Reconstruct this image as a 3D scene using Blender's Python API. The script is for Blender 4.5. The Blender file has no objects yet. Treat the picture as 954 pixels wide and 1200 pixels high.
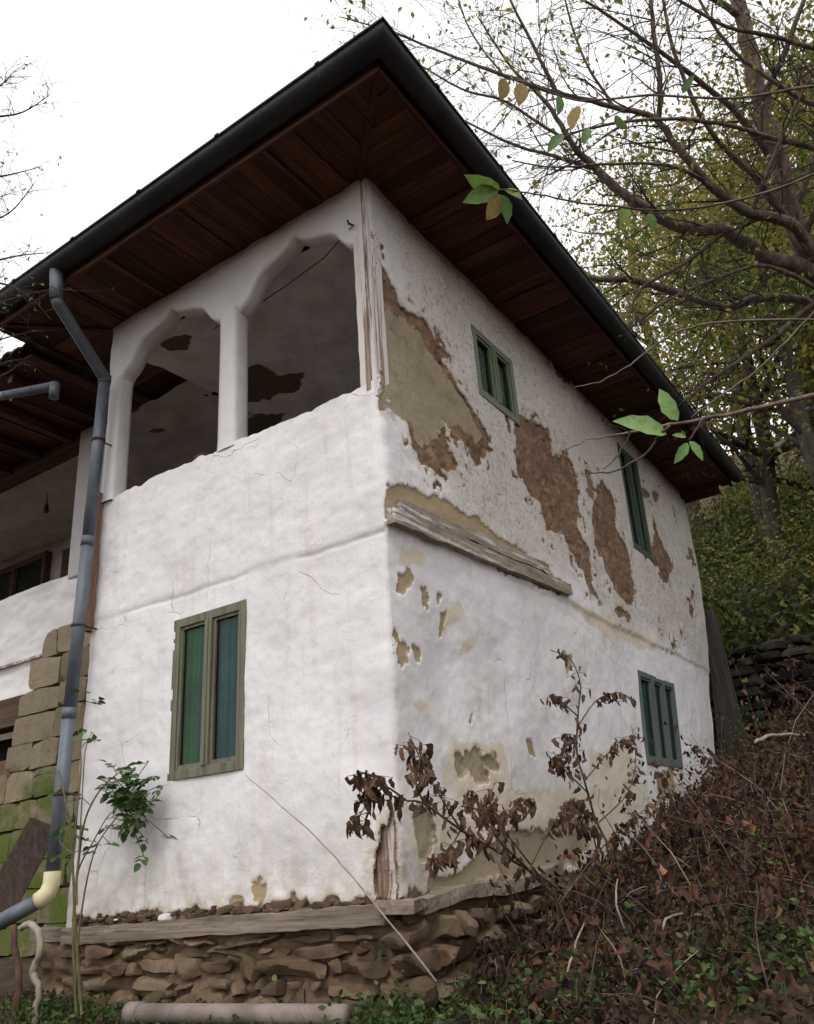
import bpy, math, random
import numpy as np
from mathutils import Vector, Matrix, Euler

R = math.radians
random.seed(7)
rng = np.random.default_rng(7)
scene = bpy.context.scene

# ------------------------------------------------------------------ camera
CAM = np.array([2.8093, -4.0353, 0.2367])
FPX = 962.0                      # focal length in pixels of the 954x1200 photograph
YAW, PITCH, ROLL = R(-32.831), R(22.665), R(-4.5106)
FW = np.array([math.sin(YAW)*math.cos(PITCH), math.cos(YAW)*math.cos(PITCH), math.sin(PITCH)])
r0 = np.array([math.cos(YAW), -math.sin(YAW), 0.0]); u0 = np.cross(r0, FW)
RT = math.cos(ROLL)*r0 + math.sin(ROLL)*u0
UP = -math.sin(ROLL)*r0 + math.cos(ROLL)*u0
cam_data = bpy.data.cameras.new("camera"); cam = bpy.data.objects.new("camera", cam_data)
scene.collection.objects.link(cam); scene.camera = cam
cam.matrix_world = Matrix(((RT[0], UP[0], -FW[0], CAM[0]), (RT[1], UP[1], -FW[1], CAM[1]), (RT[2], UP[2], -FW[2], CAM[2]), (0, 0, 0, 1)))
cam_data.sensor_fit = 'VERTICAL'; cam_data.sensor_height = 24.0; cam_data.lens = 24.0*FPX/1200.0
cam_data.clip_start = 0.05; cam_data.clip_end = 600

# ------------------------------------------------------------------ sky, sun, exposure
SUN_EL, SUN_AZ = R(55), R(158)        # azimuth clockwise from +Y : high, from behind the camera
world = bpy.data.worlds.new("World"); scene.world = world; world.use_nodes = True
wn = world.node_tree; wn.nodes.clear()
w_out = wn.nodes.new("ShaderNodeOutputWorld"); w_bg = wn.nodes.new("ShaderNodeBackground")
w_sky = wn.nodes.new("ShaderNodeTexSky"); w_sky.sky_type = 'NISHITA'; w_sky.sun_disc = False
w_sky.sun_elevation = SUN_EL; w_sky.sun_rotation = SUN_AZ; w_sky.dust_density = 4.0
w_mix = wn.nodes.new("ShaderNodeMix"); w_mix.data_type = 'RGBA'; w_mix.inputs[0].default_value = 0.86
w_mix.inputs[7].default_value = (12.0, 11.9, 11.9, 1)      # the closed cloud deck of an overcast day
wn.links.new(w_sky.outputs[0], w_mix.inputs[6]); wn.links.new(w_mix.outputs[2], w_bg.inputs[0])
w_bg.inputs[1].default_value = 0.1
wn.links.new(w_bg.outputs[0], w_out.inputs[0])
sun_data = bpy.data.lights.new("sun", 'SUN'); sun_data.energy = 1.2; sun_data.angle = R(20); sun_data.color = (1, .97, .93)
sun = bpy.data.objects.new("sun", sun_data); scene.collection.objects.link(sun)
sd = Vector((math.sin(SUN_AZ)*math.cos(SUN_EL), math.cos(SUN_AZ)*math.cos(SUN_EL), math.sin(SUN_EL)))
sun.rotation_euler = (-sd).to_track_quat('-Z', 'Y').to_euler()
scene.view_settings.view_transform = 'Standard'; scene.view_settings.look = 'None'
scene.view_settings.exposure = 0.32; scene.view_settings.gamma = 1.0
scene.render.filter_size = 1.7
cy = scene.cycles; cy.max_bounces = 5; cy.diffuse_bounces = 3; cy.glossy_bounces = 2; cy.transmission_bounces = 3; cy.use_light_tree = False; cy.use_adaptive_sampling = True; cy.adaptive_threshold = .03; cy.transparent_max_bounces = 8; cy.caustics_reflective = False; cy.caustics_refractive = False

# ------------------------------------------------------------------ helpers
COL = scene.collection
def ray(x, y): return FW + ((x-477)/FPX)*RT - ((y-600)/FPX)*UP
def on(x, y, axis, v):                       # point of a world plane seen at a photo pixel
    d = ray(x, y); return CAM + d*((v-CAM[axis])/d[axis])
def at(x, y, depth): return CAM + ray(x, y)*depth
def link(o, parent=None):
    COL.objects.link(o)
    if parent is not None: o.parent = parent
    return o
def mesh_from(name, verts, faces, smooth=False):
    me = bpy.data.meshes.new(name)
    me.from_pydata([tuple(v) for v in verts], [], [tuple(f) for f in faces]); me.update()
    if smooth: me.polygons.foreach_set("use_smooth", [True]*len(me.polygons))
    return me
def mesh_np(name, V, F, smooth=False):       # V (n,3), F (m,k) all the same k
    V = np.asarray(V, np.float32); F = np.asarray(F, np.int32); k = F.shape[1]
    me = bpy.data.meshes.new(name); me.vertices.add(len(V)); me.vertices.foreach_set("co", V.ravel())
    me.loops.add(F.size); me.loops.foreach_set("vertex_index", F.ravel()); me.polygons.add(len(F))
    me.polygons.foreach_set("loop_start", np.arange(0, F.size, k, dtype=np.int32))
    me.polygons.foreach_set("loop_total", np.full(len(F), k, np.int32))
    me.update(calc_edges=True)
    if smooth: me.polygons.foreach_set("use_smooth", np.ones(len(F), bool))
    return me
def attr(me, name, vals):
    a = me.attributes.new(name, 'FLOAT', 'POINT'); a.data.foreach_set("value", np.asarray(vals, np.float32))
def obj(name, me, mat, parent=None):
    o = bpy.data.objects.new(name, me)
    if mat and me is not None and not me.materials: me.materials.append(mat)
    return link(o, parent)
def empty(name, loc=(0, 0, 0)):
    o = bpy.data.objects.new(name, None); o.empty_display_size = .2; o.location = loc; return link(o)
def tag(o, label=None, cat=None, group=None, kind=None):
    if label: o["label"] = label
    if cat: o["category"] = cat
    if group: o["group"] = group
    if kind: o["kind"] = kind
    return o

class MB:                                    # collects shapes for one mesh
    def __init__(s): s.v = []; s.f = []
    def add(s, V, F):
        n = len(s.v); s.v += [tuple(p) for p in V]; s.f += [tuple(i+n for i in f) for f in F]; return s
    def box(s, x0, x1, y0, y1, z0, z1, fr=None):
        V = [(x, y, z) for x in (x0, x1) for y in (y0, y1) for z in (z0, z1)]
        if fr: V = [fr(*p) for p in V]
        return s.add(V, [(0, 1, 3, 2), (4, 6, 7, 5), (0, 4, 5, 1), (2, 3, 7, 6), (0, 2, 6, 4), (1, 5, 7, 3)])
    def tube(s, pts, rad, n=8, caps=True, arc=None):
        pts = [Vector(p) for p in pts]
        if not hasattr(rad, '__len__'): rad = [rad]*len(pts)
        V = []; up = None
        for i, p in enumerate(pts):
            t = (pts[min(i+1, len(pts)-1)] - pts[max(i-1, 0)])
            t = t.normalized() if t.length > 1e-9 else Vector((0, 0, 1))
            if up is None: up = t.orthogonal().normalized()
            up = (up - t*up.dot(t)); up = up.normalized() if up.length > 1e-6 else t.orthogonal().normalized()
            b = t.cross(up)
            V += [p + (up*math.cos(2*math.pi*k/n) + b*math.sin(2*math.pi*k/n))*rad[i] for k in range(n)]
        F = [(i*n+k, i*n+(k+1) % n, (i+1)*n+(k+1) % n, (i+1)*n+k) for i in range(len(pts)-1) for k in range(n)]
        if caps: F += [tuple(range(n))[::-1], tuple((len(pts)-1)*n+k for k in range(n))]
        return s.add(V, F)
    def build(s, name, mat, parent=None, smooth=False, bevel=0):
        o = obj(name, mesh_from(name, s.v, s.f, smooth), mat, parent)
        if bevel:
            b = o.modifiers.new("bevel", 'BEVEL'); b.width = bevel; b.segments = 2; b.limit_method = 'ANGLE'
        return o

def fade(t): return t*t*t*(t*(t*6-15)+10)
def vnoise(p, seed=0):                       # vectorised value noise in [0,1], p (n,3)
    p = np.asarray(p, float); i = np.floor(p).astype(np.int64); f = fade(p-i)
    def h(a):
        n = (a[:, 0]*73856093) ^ (a[:, 1]*19349663) ^ (a[:, 2]*83492791) ^ (seed*2654435761)
        n = (n ^ (n >> 13))*1274126177 & 0x7fffffff
        n = (n ^ (n >> 15))*2246822519 & 0x7fffffff
        return ((n ^ (n >> 16)) & 0xffffff)/float(0xffffff)
    out = 0
    for dx in (0, 1):
        for dy in (0, 1):
            for dz in (0, 1):
                w = (f[:, 0] if dx else 1-f[:, 0])*(f[:, 1] if dy else 1-f[:, 1])*(f[:, 2] if dz else 1-f[:, 2])
                out = out + w*h(i+np.array([dx, dy, dz]))
    return out
def fbm(p, seed=0, oct=4, gain=.5):
    p = np.asarray(p, float); a = 1; s = 0; t = 0
    for k in range(oct):
        s = s + a*vnoise(p*2**k, seed+k); t += a; a *= gain
    return s/t
def sstep(a, b, x):
    t = np.clip((x-a)/(b-a), 0, 1); return t*t*(3-2*t)
def sdf_poly(px, py, poly):                  # signed distance, positive inside
    poly = np.asarray(poly, float); d = np.full(px.shape, 1e9); inside = np.zeros(px.shape, bool)
    for i in range(len(poly)):
        a = poly[i]; b = poly[(i+1) % len(poly)]; e = b-a
        t = np.clip(((px-a[0])*e[0]+(py-a[1])*e[1])/(e@e+1e-12), 0, 1)
        d = np.minimum(d, np.hypot(px-a[0]-t*e[0], py-a[1]-t*e[1]))
        c = (a[1] > py) != (b[1] > py)
        inside ^= c & (px < e[0]*(py-a[1])/(e[1]+1e-12)+a[0])
    return np.where(inside, d, -d)

# ------------------------------------------------------------------ materials
class NT:
    def __init__(s, name):
        s.m = bpy.data.materials.new(name); s.m.use_nodes = True; s.t = s.m.node_tree; s.t.nodes.clear()
        s.out = s.n("ShaderNodeOutputMaterial"); s.b = s.n("ShaderNodeBsdfPrincipled")
        s.l(s.b.outputs[0], s.out.inputs[0]); s.tc = s.n("ShaderNodeTexCoord"); s.co = s.tc.outputs["Object"]
    def n(s, t): return s.t.nodes.new(t)
    def l(s, a, b): s.t.links.new(a, b)
    def map(s, scale=(1, 1, 1), rot=(0, 0, 0), src=None):
        m = s.n("ShaderNodeMapping"); m.inputs["Scale"].default_value = scale; m.inputs["Rotation"].default_value = rot
        s.l(src or s.co, m.inputs[0]); return m.outputs[0]
    def noise(s, scale, detail=4, rough=.55, vec=None, dist=0):
        n = s.n("ShaderNodeTexNoise"); n.inputs["Scale"].default_value = scale; n.inputs["Detail"].default_value = detail
        n.inputs["Roughness"].default_value = rough; n.inputs["Distortion"].default_value = dist
        s.l(vec or s.co, n.inputs["Vector"]); return n.outputs["Fac"]
    def vor(s, scale, vec=None, feat='F1'):
        n = s.n("ShaderNodeTexVoronoi"); n.feature = feat; n.inputs["Scale"].default_value = scale
        s.l(vec or s.co, n.inputs["Vector"]); return n.outputs["Distance"]
    def ramp(s, fac, stops, interp='LINEAR'):
        r = s.n("ShaderNodeValToRGB"); r.color_ramp.interpolation = interp; e = r.color_ramp.elements
        while len(e) < len(stops): e.new(.5)
        for k, (p, c) in enumerate(stops):
            e[k].position = p; e[k].color = (c, c, c, 1) if not hasattr(c, '__len__') else (*c, 1)
        s.l(fac, r.inputs[0]); return r.outputs[0]
    def mix(s, fac, a, b, mode='MIX'):
        m = s.n("ShaderNodeMix"); m.data_type = 'RGBA'; m.blend_type = mode
        for v, i in ((fac, 0), (a, 6), (b, 7)):
            if isinstance(v, (int, float)): m.inputs[i].default_value = v if i == 0 else (v, v, v, 1)
            elif isinstance(v, tuple): m.inputs[i].default_value = (*v, 1)
            else: s.l(v, m.inputs[i])
        return m.outputs[2]
    def math(s, op, a, b=0.0, clamp=False):
        m = s.n("ShaderNodeMath"); m.operation = op; m.use_clamp = clamp
        for v, i in ((a, 0), (b, 1)):
            if isinstance(v, (int, float)): m.inputs[i].default_value = v
            else: s.l(v, m.inputs[i])
        return m.outputs[0]
    def range(s, v, a, b, c=0, d=1):
        m = s.n("ShaderNodeMapRange"); m.interpolation_type = 'SMOOTHSTEP'
        for i, x in enumerate((a, b, c, d)): m.inputs[i+1].default_value = x
        s.l(v, m.inputs[0]); return m.outputs[0]
    def attr(s, name):
        a = s.n("ShaderNodeAttribute"); a.attribute_name = name; return a.outputs["Fac"]
    def rand(s): return s.n("ShaderNodeObjectInfo").outputs["Random"]
    def bump(s, h, strength=.4, dist=.01, normal=None):
        b = s.n("ShaderNodeBump"); b.inputs["Strength"].default_value = strength; b.inputs["Distance"].default_value = dist
        s.l(h, b.inputs["Height"])
        if normal: s.l(normal, b.inputs["Normal"])
        s.l(b.outputs[0], s.b.inputs["Normal"]); return b.outputs[0]
    def done(s, col=None, rough=.85, metal=0, spec=None):
        if col is not None:
            if isinstance(col, tuple): s.b.inputs["Base Color"].default_value = (*col, 1)
            else: s.l(col, s.b.inputs["Base Color"])
        if isinstance(rough, (int, float)): s.b.inputs["Roughness"].default_value = rough
        else: s.l(rough, s.b.inputs["Roughness"])
        s.b.inputs["Metallic"].default_value = metal
        if spec is not None: s.b.inputs["Specular IOR Level"].default_value = spec
        return s.m

def make_plaster():
    t = NT("lime_plaster")
    fine = t.noise(55, 5, .65); mid = t.noise(7, 5, .6); big = t.noise(1.3, 4, .55)
    streak = t.noise(1.0, 4, .6, t.map((9, 9, .7)))
    white = t.ramp(big, [(.28, (.66, .64, .645)), (.5, (.75, .73, .738)), (.72, (.80, .78, .785))])
    white = t.mix(t.math('MULTIPLY', t.range(mid, .5, .72), .45), white, (.62, .615, .64))
    white = t.mix(t.math('MULTIPLY', t.range(streak, .5, .74), .32), white, (.58, .51, .44))
    st2 = t.noise(1.0, 5, .65, t.map((26, 26, .5))); white = t.mix(t.math('MULTIPLY', t.math('MULTIPLY', t.range(st2, .58, .7), t.range(big, .45, .62)), .28), white, (.45, .40, .35))
    # pitted, dirtier upper storey of the gable side, with eave shade in the tint
    pit = t.range(t.noise(30, 3, .6), .57, .66)
    pit2 = t.range(t.noise(12, 4, .7), .58, .66)
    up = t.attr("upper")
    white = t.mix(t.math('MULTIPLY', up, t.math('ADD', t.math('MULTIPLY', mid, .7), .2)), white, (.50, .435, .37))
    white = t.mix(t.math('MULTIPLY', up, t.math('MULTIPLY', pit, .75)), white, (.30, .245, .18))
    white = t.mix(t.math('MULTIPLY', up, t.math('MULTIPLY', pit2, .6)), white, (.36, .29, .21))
    cn = t.n("ShaderNodeTexNoise"); cn.inputs["Scale"].default_value = 2.5; cn.inputs["Detail"].default_value = 4; t.l(t.co, cn.inputs["Vector"])
    cv = t.mix(.22, t.co, cn.outputs["Color"]); crack = t.math('MULTIPLY', t.range(t.vor(1.7, cv, 'DISTANCE_TO_EDGE'), .007, .001), t.range(t.noise(1.1, 3), .5, .6))
    white = t.mix(t.math('MULTIPLY', crack, .6), white, (.33, .29, .25))
    scuff = t.range(t.noise(3.1, 7, .72, t.map((1, 1, 1.6))), .60, .68); white = t.mix(t.math('MULTIPLY', scuff, .45), white, (.55, .50, .43))
    flake = t.range(t.noise(4.3, 6, .68), .63, .65); white = t.mix(t.math('MULTIPLY', flake, .5), white, (.80, .79, .80))
    # damp foot of the wall
    white = t.mix(t.math('MULTIPLY', t.attr("damp"), t.range(mid, .3, .65)), white, (.50, .44, .34))
    j = t.math('MULTIPLY', t.math('SUBTRACT', fine, .5), .022)
    def layer(base, name, col, lo=-.003, hi=.005):
        d = t.math('ADD', t.attr(name), j); return t.mix(t.range(d, lo, hi), base, col), d
    cream = t.mix(mid, (.60, .51, .38), (.68, .62, .52))
    ochre = t.mix(mid, (.30, .225, .13), (.42, .33, .205))
    tan = t.mix(t.noise(30, 6, .7), (.29, .235, .16), (.41, .34, .24)); tan = t.mix(t.math('MULTIPLY', t.range(t.noise(4, 5, .7), .5, .66), .55), tan, (.22, .165, .105)); tan = t.mix(t.range(t.noise(26, 3, .6), .68, .73), tan, (.10, .075, .05))
    straw = t.noise(60, 4, .7, t.map((1, 1, .35), (0, .6, .3)))
    brown = t.mix(straw, (.105, .060, .036), (.30, .195, .125)); brown = t.mix(t.math('MULTIPLY', t.range(mid, .45, .7), .7), brown, (.36, .25, .165)); brown = t.mix(t.math('MULTIPLY', t.range(t.noise(2.6, 4, .6), .52, .62), .6), brown, (.11, .068, .045))
    halo = t.math('MULTIPLY', t.range(t.math('ADD', t.attr("brown"), t.math('MULTIPLY', t.math('SUBTRACT', t.noise(14, 5, .7), .5), .16)), -.045, -.0), .8)
    white = t.mix(halo, white, t.mix(fine, (.40, .33, .25), (.60, .54, .46)))
    c, _ = layer(white, "cream", cream, -.012, .02)
    c, _ = layer(c, "ochre", ochre)
    c, d = layer(c, "brown", brown)
    c, _ = layer(c, "tan", tan)
    grit = t.noise(140, 3, .7); brush = t.noise(1, 4, .6, t.map((60, 60, 18), (0, .5, .4)))
    c = t.mix(t.math('MULTIPLY', t.range(brush, .5, .75), .10), c, (.45, .42, .40)); c = t.mix(t.range(t.noise(75, 2, .5), .70, .76), c, t.mix(.5, c, (.25, .21, .17)))
    h = t.math('ADD', t.math('ADD', t.math('MULTIPLY', fine, .45), mid), t.math('ADD', t.math('MULTIPLY', grit, .22), t.math('MULTIPLY', brush, .35)))
    rough_b = t.math('MULTIPLY', t.range(d, -.003, .005), t.math('MULTIPLY', straw, 2.6))
    h = t.math('ADD', h, rough_b)
    h = t.math('SUBTRACT', h, t.math('MULTIPLY', up, t.math('ADD', t.math('MULTIPLY', pit, .7), t.math('MULTIPLY', pit2, .8))))
    h = t.math('SUBTRACT', t.math('ADD', h, t.math('MULTIPLY', flake, .35)), t.math('MULTIPLY', crack, .8))
    t.bump(h, .45, .012)
    return t.done(c, .92, 0, .2)
def make_white_simple(name="whitewash", dirt=.35, k=1.0):
    t = NT(name); mid = t.noise(6, 5, .62); fine = t.noise(48, 4, .6); big = t.noise(1.6, 3)
    c = t.ramp(big, [(.3, (.60*k, .58*k, .58*k)), (.6, (.72*k, .70*k, .70*k))])
    c = t.mix(t.math('MULTIPLY', t.range(mid, .52, .75), dirt), c, (.50, .46, .40))
    t.bump(t.math('ADD', mid, t.math('MULTIPLY', fine, .3)), .5, .012); return t.done(c, .92, 0, .2)
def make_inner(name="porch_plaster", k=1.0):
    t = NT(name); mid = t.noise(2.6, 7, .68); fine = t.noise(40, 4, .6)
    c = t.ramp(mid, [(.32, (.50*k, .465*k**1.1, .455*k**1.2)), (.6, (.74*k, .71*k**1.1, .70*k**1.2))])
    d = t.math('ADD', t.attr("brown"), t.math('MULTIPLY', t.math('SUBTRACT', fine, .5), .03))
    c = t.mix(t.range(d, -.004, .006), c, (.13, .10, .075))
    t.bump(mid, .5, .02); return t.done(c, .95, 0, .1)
def make_wood(name, c0, c1, scale=1., axis='z', rough=.8, paint=None, paint_amt=.5, var=.35):
    t = NT(name); s = {'x': (.6, 14, 14), 'y': (14, .6, 14), 'z': (14, 14, .6)}[axis]; s = tuple(k*scale for k in s)
    g = t.noise(2.2, 6, .65, t.map(s), .6); g2 = t.noise(5.5, 5, .6, t.map(s)); b = t.noise(2.4, 4, .6)
    c = t.mix(t.range(g, .3, .7), c0, c1); c = t.mix(t.math('MULTIPLY', t.range(g2, .5, .62), .5), c, tuple(k*.45 for k in c0))
    c = t.mix(t.math('MULTIPLY', t.range(b, .45, .75), .35), c, tuple(k*.6 for k in c1))
    r = t.rand(); c = t.mix(t.math('MULTIPLY', r, var), c, tuple(k*.35 for k in c0))
    if paint:
        m = t.range(t.math('ADD', t.noise(3.5, 6, .75, t.map(tuple(.25*k for k in s))), t.math('MULTIPLY', g, .3)), paint_amt, paint_amt+.08)
        c = t.mix(m, c, paint)
    t.bump(t.math('ADD', g, t.math('MULTIPLY', g2, .6)), .5, .006); return t.done(c, rough, 0, .25)
def make_stone(name, stops, moss=0.0):
    t = NT(name); n1 = t.noise(5, 6, .65); n2 = t.noise(26, 5, .65); r = t.rand()
    c = t.ramp(t.math('ADD', t.math('MULTIPLY', n1, .6), t.math('MULTIPLY', r, .4)), stops)
    c = t.mix(t.math('MULTIPLY', t.range(n2, .5, .75), .5), c, (.09, .075, .055))
    if moss:
        z = t.n("ShaderNodeSeparateXYZ"); t.l(t.n("ShaderNodeNewGeometry").outputs["Position"], z.inputs[0])
        hgt = t.range(z.outputs[2], 2.2, .4)
        m = t.range(t.math('ADD', t.noise(3.2, 5, .7), t.math('MULTIPLY', hgt, .27)), .62, .82)
        c = t.mix(t.math('MULTIPLY', m, moss), c, t.mix(n2, (.035, .055, .009), (.12, .16, .02)))
    t.bump(t.math('ADD', n1, t.math('MULTIPLY', n2, .5)), .7, .02); return t.done(c, .93, 0, .2)
def make_leaf(name, stops, rough=.55, trans=.25, per='tone'):
    t = NT(name); f = t.attr(per) if per == 'tone' else t.rand()
    c = t.ramp(f, stops)
    if per == 'rand': c = t.mix(t.math('MULTIPLY', t.range(t.noise(6, 3, .6), .45, .7), .45), c, tuple(k*.5 for k in stops[0][1]))
    t.done(c, rough, 0, .35)
    if trans:
        tr = t.n("ShaderNodeBsdfTranslucent"); t.l(c, tr.inputs[0]); mx = t.n("ShaderNodeMixShader"); mx.inputs[0].default_value = trans
        t.l(t.b.outputs[0], mx.inputs[1]); t.l(tr.outputs[0], mx.inputs[2]); t.l(mx.outputs[0], t.out.inputs[0])
    return t.m
def make_bark(name, c0, c1):
    t = NT(name); g = t.noise(6, 6, .65, t.map((3, 3, 1))); b = t.noise(1.5, 3)
    c = t.mix(t.range(g, .3, .7), c0, c1); c = t.mix(t.math('MULTIPLY', t.range(b, .45, .7), .5), c, tuple(k*.55 for k in c0))
    t.bump(g, .6, .012); return t.done(c, .9, 0, .2)
def make_metal(name, c0, c1, rough=.45, metal=.6):
    t = NT(name); n = t.noise(3, 5, .6); n2 = t.noise(30, 4, .6, t.map((1, 1, .2)))
    c = t.mix(t.range(n, .3, .7), c0, c1); c = t.mix(t.math('MULTIPLY', t.range(n2, .5, .75), .3), c, tuple(k*.5 for k in c0))
    t.bump(n, .08, .01); return t.done(c, t.math('ADD', t.math('MULTIPLY', n2, .2), rough-.1), metal)
def make_plain(name, c0, c1, scale=8, rough=.85, bump=.3):
    t = NT(name); n = t.noise(scale, 5, .62); c = t.mix(t.range(n, .3, .7), c0, c1); t.bump(n, bump, .01); return t.done(c, rough, 0, .25)
def make_glass():
    t = NT("window_glass"); n = t.noise(2.2, 2, .5)
    g = t.n("ShaderNodeBsdfGlossy"); g.inputs[0].default_value = (.9, .95, .95, 1); g.inputs[1].default_value = .03
    tr = t.n("ShaderNodeBsdfTransparent"); tr.inputs[0].default_value = (.62, .74, .70, 1)
    bp = t.n("ShaderNodeBump"); bp.inputs["Strength"].default_value = .12; bp.inputs["Distance"].default_value = .02; t.l(n, bp.inputs["Height"]); t.l(bp.outputs[0], g.inputs["Normal"])
    fr = t.n("ShaderNodeLayerWeight"); fr.inputs[0].default_value = .24
    mx = t.n("ShaderNodeMixShader"); t.l(fr.outputs[0], mx.inputs[0])
    t.l(tr.outputs[0], mx.inputs[1]); t.l(g.outputs[0], mx.inputs[2]); t.l(mx.outputs[0], t.out.inputs[0]); return t.m

M = {}
M['plaster'] = make_plaster(); M['white'] = make_white_simple(); M['white_shaded'] = make_white_simple("shaded_whitewash", .9, .7); M['inner'] = make_inner(); M['inner_shaded'] = make_inner("shaded_porch_plaster", .72)  # darker copies of whitewash and porch plaster, eave shade put into the colour
M['soffit'] = make_wood("soffit_wood", (.050, .019, .010), (.18, .066, .032), 1, 'y', .75, var=.75)
M['soffit_x'] = make_wood("soffit_wood_cross", (.050, .019, .010), (.18, .066, .032), 1, 'x', .75, var=.75)
M['trim'] = make_wood("eave_trim_wood", (.075, .034, .018), (.16, .075, .04), 1, 'x', .75, var=.3)
M['grey_wood'] = make_wood("weathered_beam_wood", (.20, .165, .13), (.42, .36, .29), .8, 'y', .9, (.58, .55, .53), .66, .1)
M['sill_wood'] = make_wood("weathered_sill_wood", (.17, .135, .10), (.35, .29, .225), .8, 'x', .9, var=.2)
M['post_wood'] = make_wood("flaking_post_wood", (.22, .15, .11), (.42, .31, .25), .8, 'z', .9, (.64, .60, .585), .58, .15)
M['bare_post'] = make_wood("bare_post_wood", (.14, .09, .06), (.27, .18, .125), .8, 'z', .9, (.52, .47, .43), .66, .1)
M['lintel_wood'] = make_wood("dark_lintel_wood", (.06, .038, .026), (.14, .09, .06), .8, 'x', .9)
M['orange_post'] = make_wood("pinkish_post_wood", (.25, .15, .10), (.40, .25, .18), .8, 'z', .9, (.5, .45, .42), .8, .2)
M['olive_frame'] = make_wood("olive_frame_paint", (.12, .105, .08), (.21, .19, .145), .9, 'z', .75, (.15, .175, .115), .62, .1)
M['green_frame'] = make_wood("green_frame_paint", (.10, .11, .08), (.17, .18, .13), .9, 'z', .7, (.17, .205, .145), .45, .1)
M['dark_green'] = make_wood("dark_green_paint", (.045, .058, .046), (.08, .1, .075), .9, 'z', .65, (.07, .098, .074), .45, .1)
M['teal_frame'] = make_wood("teal_grey_paint", (.08, .085, .08), (.14, .15, .14), .9, 'z', .7, (.115, .135, .128), .5, .1)
M['glass'] = make_glass()
M['curtain_green'] = make_plain("green_curtain", (.05, .20, .05), (.10, .32, .08), 3, .9)
M['curtain_blue'] = make_plain("bluish_curtain", (.07, .17, .18), (.13, .28, .29), 3, .9)
M['curtain_grey'] = make_plain("grey_curtain", (.16, .18, .15), (.32, .34, .30), 9, .9)
M['dark'] = make_plain("near_black_backing", (.012, .012, .012), (.03, .028, .025), 3, .95)
M['gutter'] = make_metal("dark_gutter_metal", (.018, .020, .023), (.038, .041, .046), .95, .0)
M['zinc'] = make_metal("zinc_pipe_metal", (.085, .098, .12), (.145, .162, .19), .62, .35)
M['cream_pvc'] = make_plain("cream_elbow", (.50, .44, .24), (.62, .56, .36), 9, .6, .1)
M['roof'] = make_plain("old_roof_tiles", (.035, .025, .02), (.085, .06, .045), 6, .95)
M['stone'] = make_stone("foundation_stone", [(.2, (.06, .038, .022)), (.42, (.115, .078, .048)), (.6, (.19, .14, .092)), (.72, (.13, .075, .042)), (.85, (.24, .18, .125))])
M['rubble'] = make_stone("mortar_rubble", [(.3, (.055, .035, .02)), (.7, (.155, .105, .066))])
M['quoin'] = make_stone("mossy_quoin_stone", [(.25, (.14, .115, .075)), (.5, (.22, .18, .12)), (.75, (.28, .225, .15))], .9)
M['dark_stone'] = make_stone("dark_dry_stone", [(.25, (.014, .013, .010)), (.6, (.034, .030, .023)), (.85, (.06, .05, .038))], .6)
M['terrain'] = make_plain("soil", (.030, .020, .012), (.075, .050, .032), 5, .97, .8)
M['bark'] = make_bark("grey_brown_bark", (.085, .060, .048), (.22, .17, .14))
M['bark_dark'] = make_bark("dark_bark", (.04, .032, .028), (.10, .082, .07))
M['stem_brown'] = make_bark("dry_stem_bark", (.055, .036, .028), (.15, .105, .08))
M['stem_pale'] = make_bark("pale_dry_stem", (.20, .165, .13), (.36, .31, .25))
M['stem_green'] = make_bark("green_stem_bark", (.08, .075, .035), (.17, .13, .07))
M['leaf_dead'] = make_leaf("dead_leaf", [(0, (.022, .013, .010)), (.45, (.085, .038, .022)), (.8, (.19, .085, .042)), (1, (.29, .15, .075))], .8, .25)
M['leaf_dead_obj'] = make_leaf("withered_leaf", [(0, (.05, .026, .017)), (.6, (.115, .058, .036)), (1, (.19, .105, .06))], .8, .15, 'rand')
M['leaf_litter'] = make_leaf("fallen_leaf", [(0, (.025, .014, .010)), (.5, (.075, .036, .023)), (.85, (.15, .072, .042)), (1, (.27, .145, .09))], .8, .1)
M['leaf_bg'] = make_leaf("autumn_tree_leaf", [(0, (.055, .09, .016)), (.4, (.15, .185, .03)), (.75, (.31, .28, .055)), (1, (.40, .26, .06))], .6, .5)
M['leaf_hill'] = make_leaf("hill_shrub_leaf", [(0, (.016, .028, .007)), (.4, (.062, .092, .015)), (.7, (.15, .15, .028)), (.86, (.17, .10, .03)), (1, (.08, .04, .018))], .65, .25)
M['leaf_green'] = make_leaf("green_leaf", [(0, (.08, .16, .035)), (.6, (.15, .25, .05)), (1, (.25, .30, .07))], .5, .4, 'rand')
M['leaf_bright'] = make_leaf("bright_young_leaf", [(0, (.17, .33, .09)), (1, (.25, .40, .13))], .45, .4, 'rand')
M['leaf_yellow'] = make_leaf("yellowing_leaf", [(0, (.24, .19, .05)), (1, (.34, .24, .09))], .6, .3, 'rand')
M['leaf_rose'] = make_leaf("rose_leaf", [(0, (.030, .075, .018)), (1, (.085, .16, .04))], .5, .25, 'rand')
M['weed'] = make_leaf("weed_leaf", [(0, (.025, .05, .012)), (.6, (.055, .095, .022)), (1, (.11, .14, .035))], .6, .25)
M['pvc'] = make_plain("dusty_pipe", (.15, .12, .10), (.27, .225, .20), 4, .7, .2)
M['rust'] = make_plain("rusty_iron", (.06, .035, .024), (.13, .075, .05), 9, .9)
M['bulb'] = make_plain("dark_fitting", (.02, .018, .016), (.04, .035, .03), 9, .5)

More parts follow.
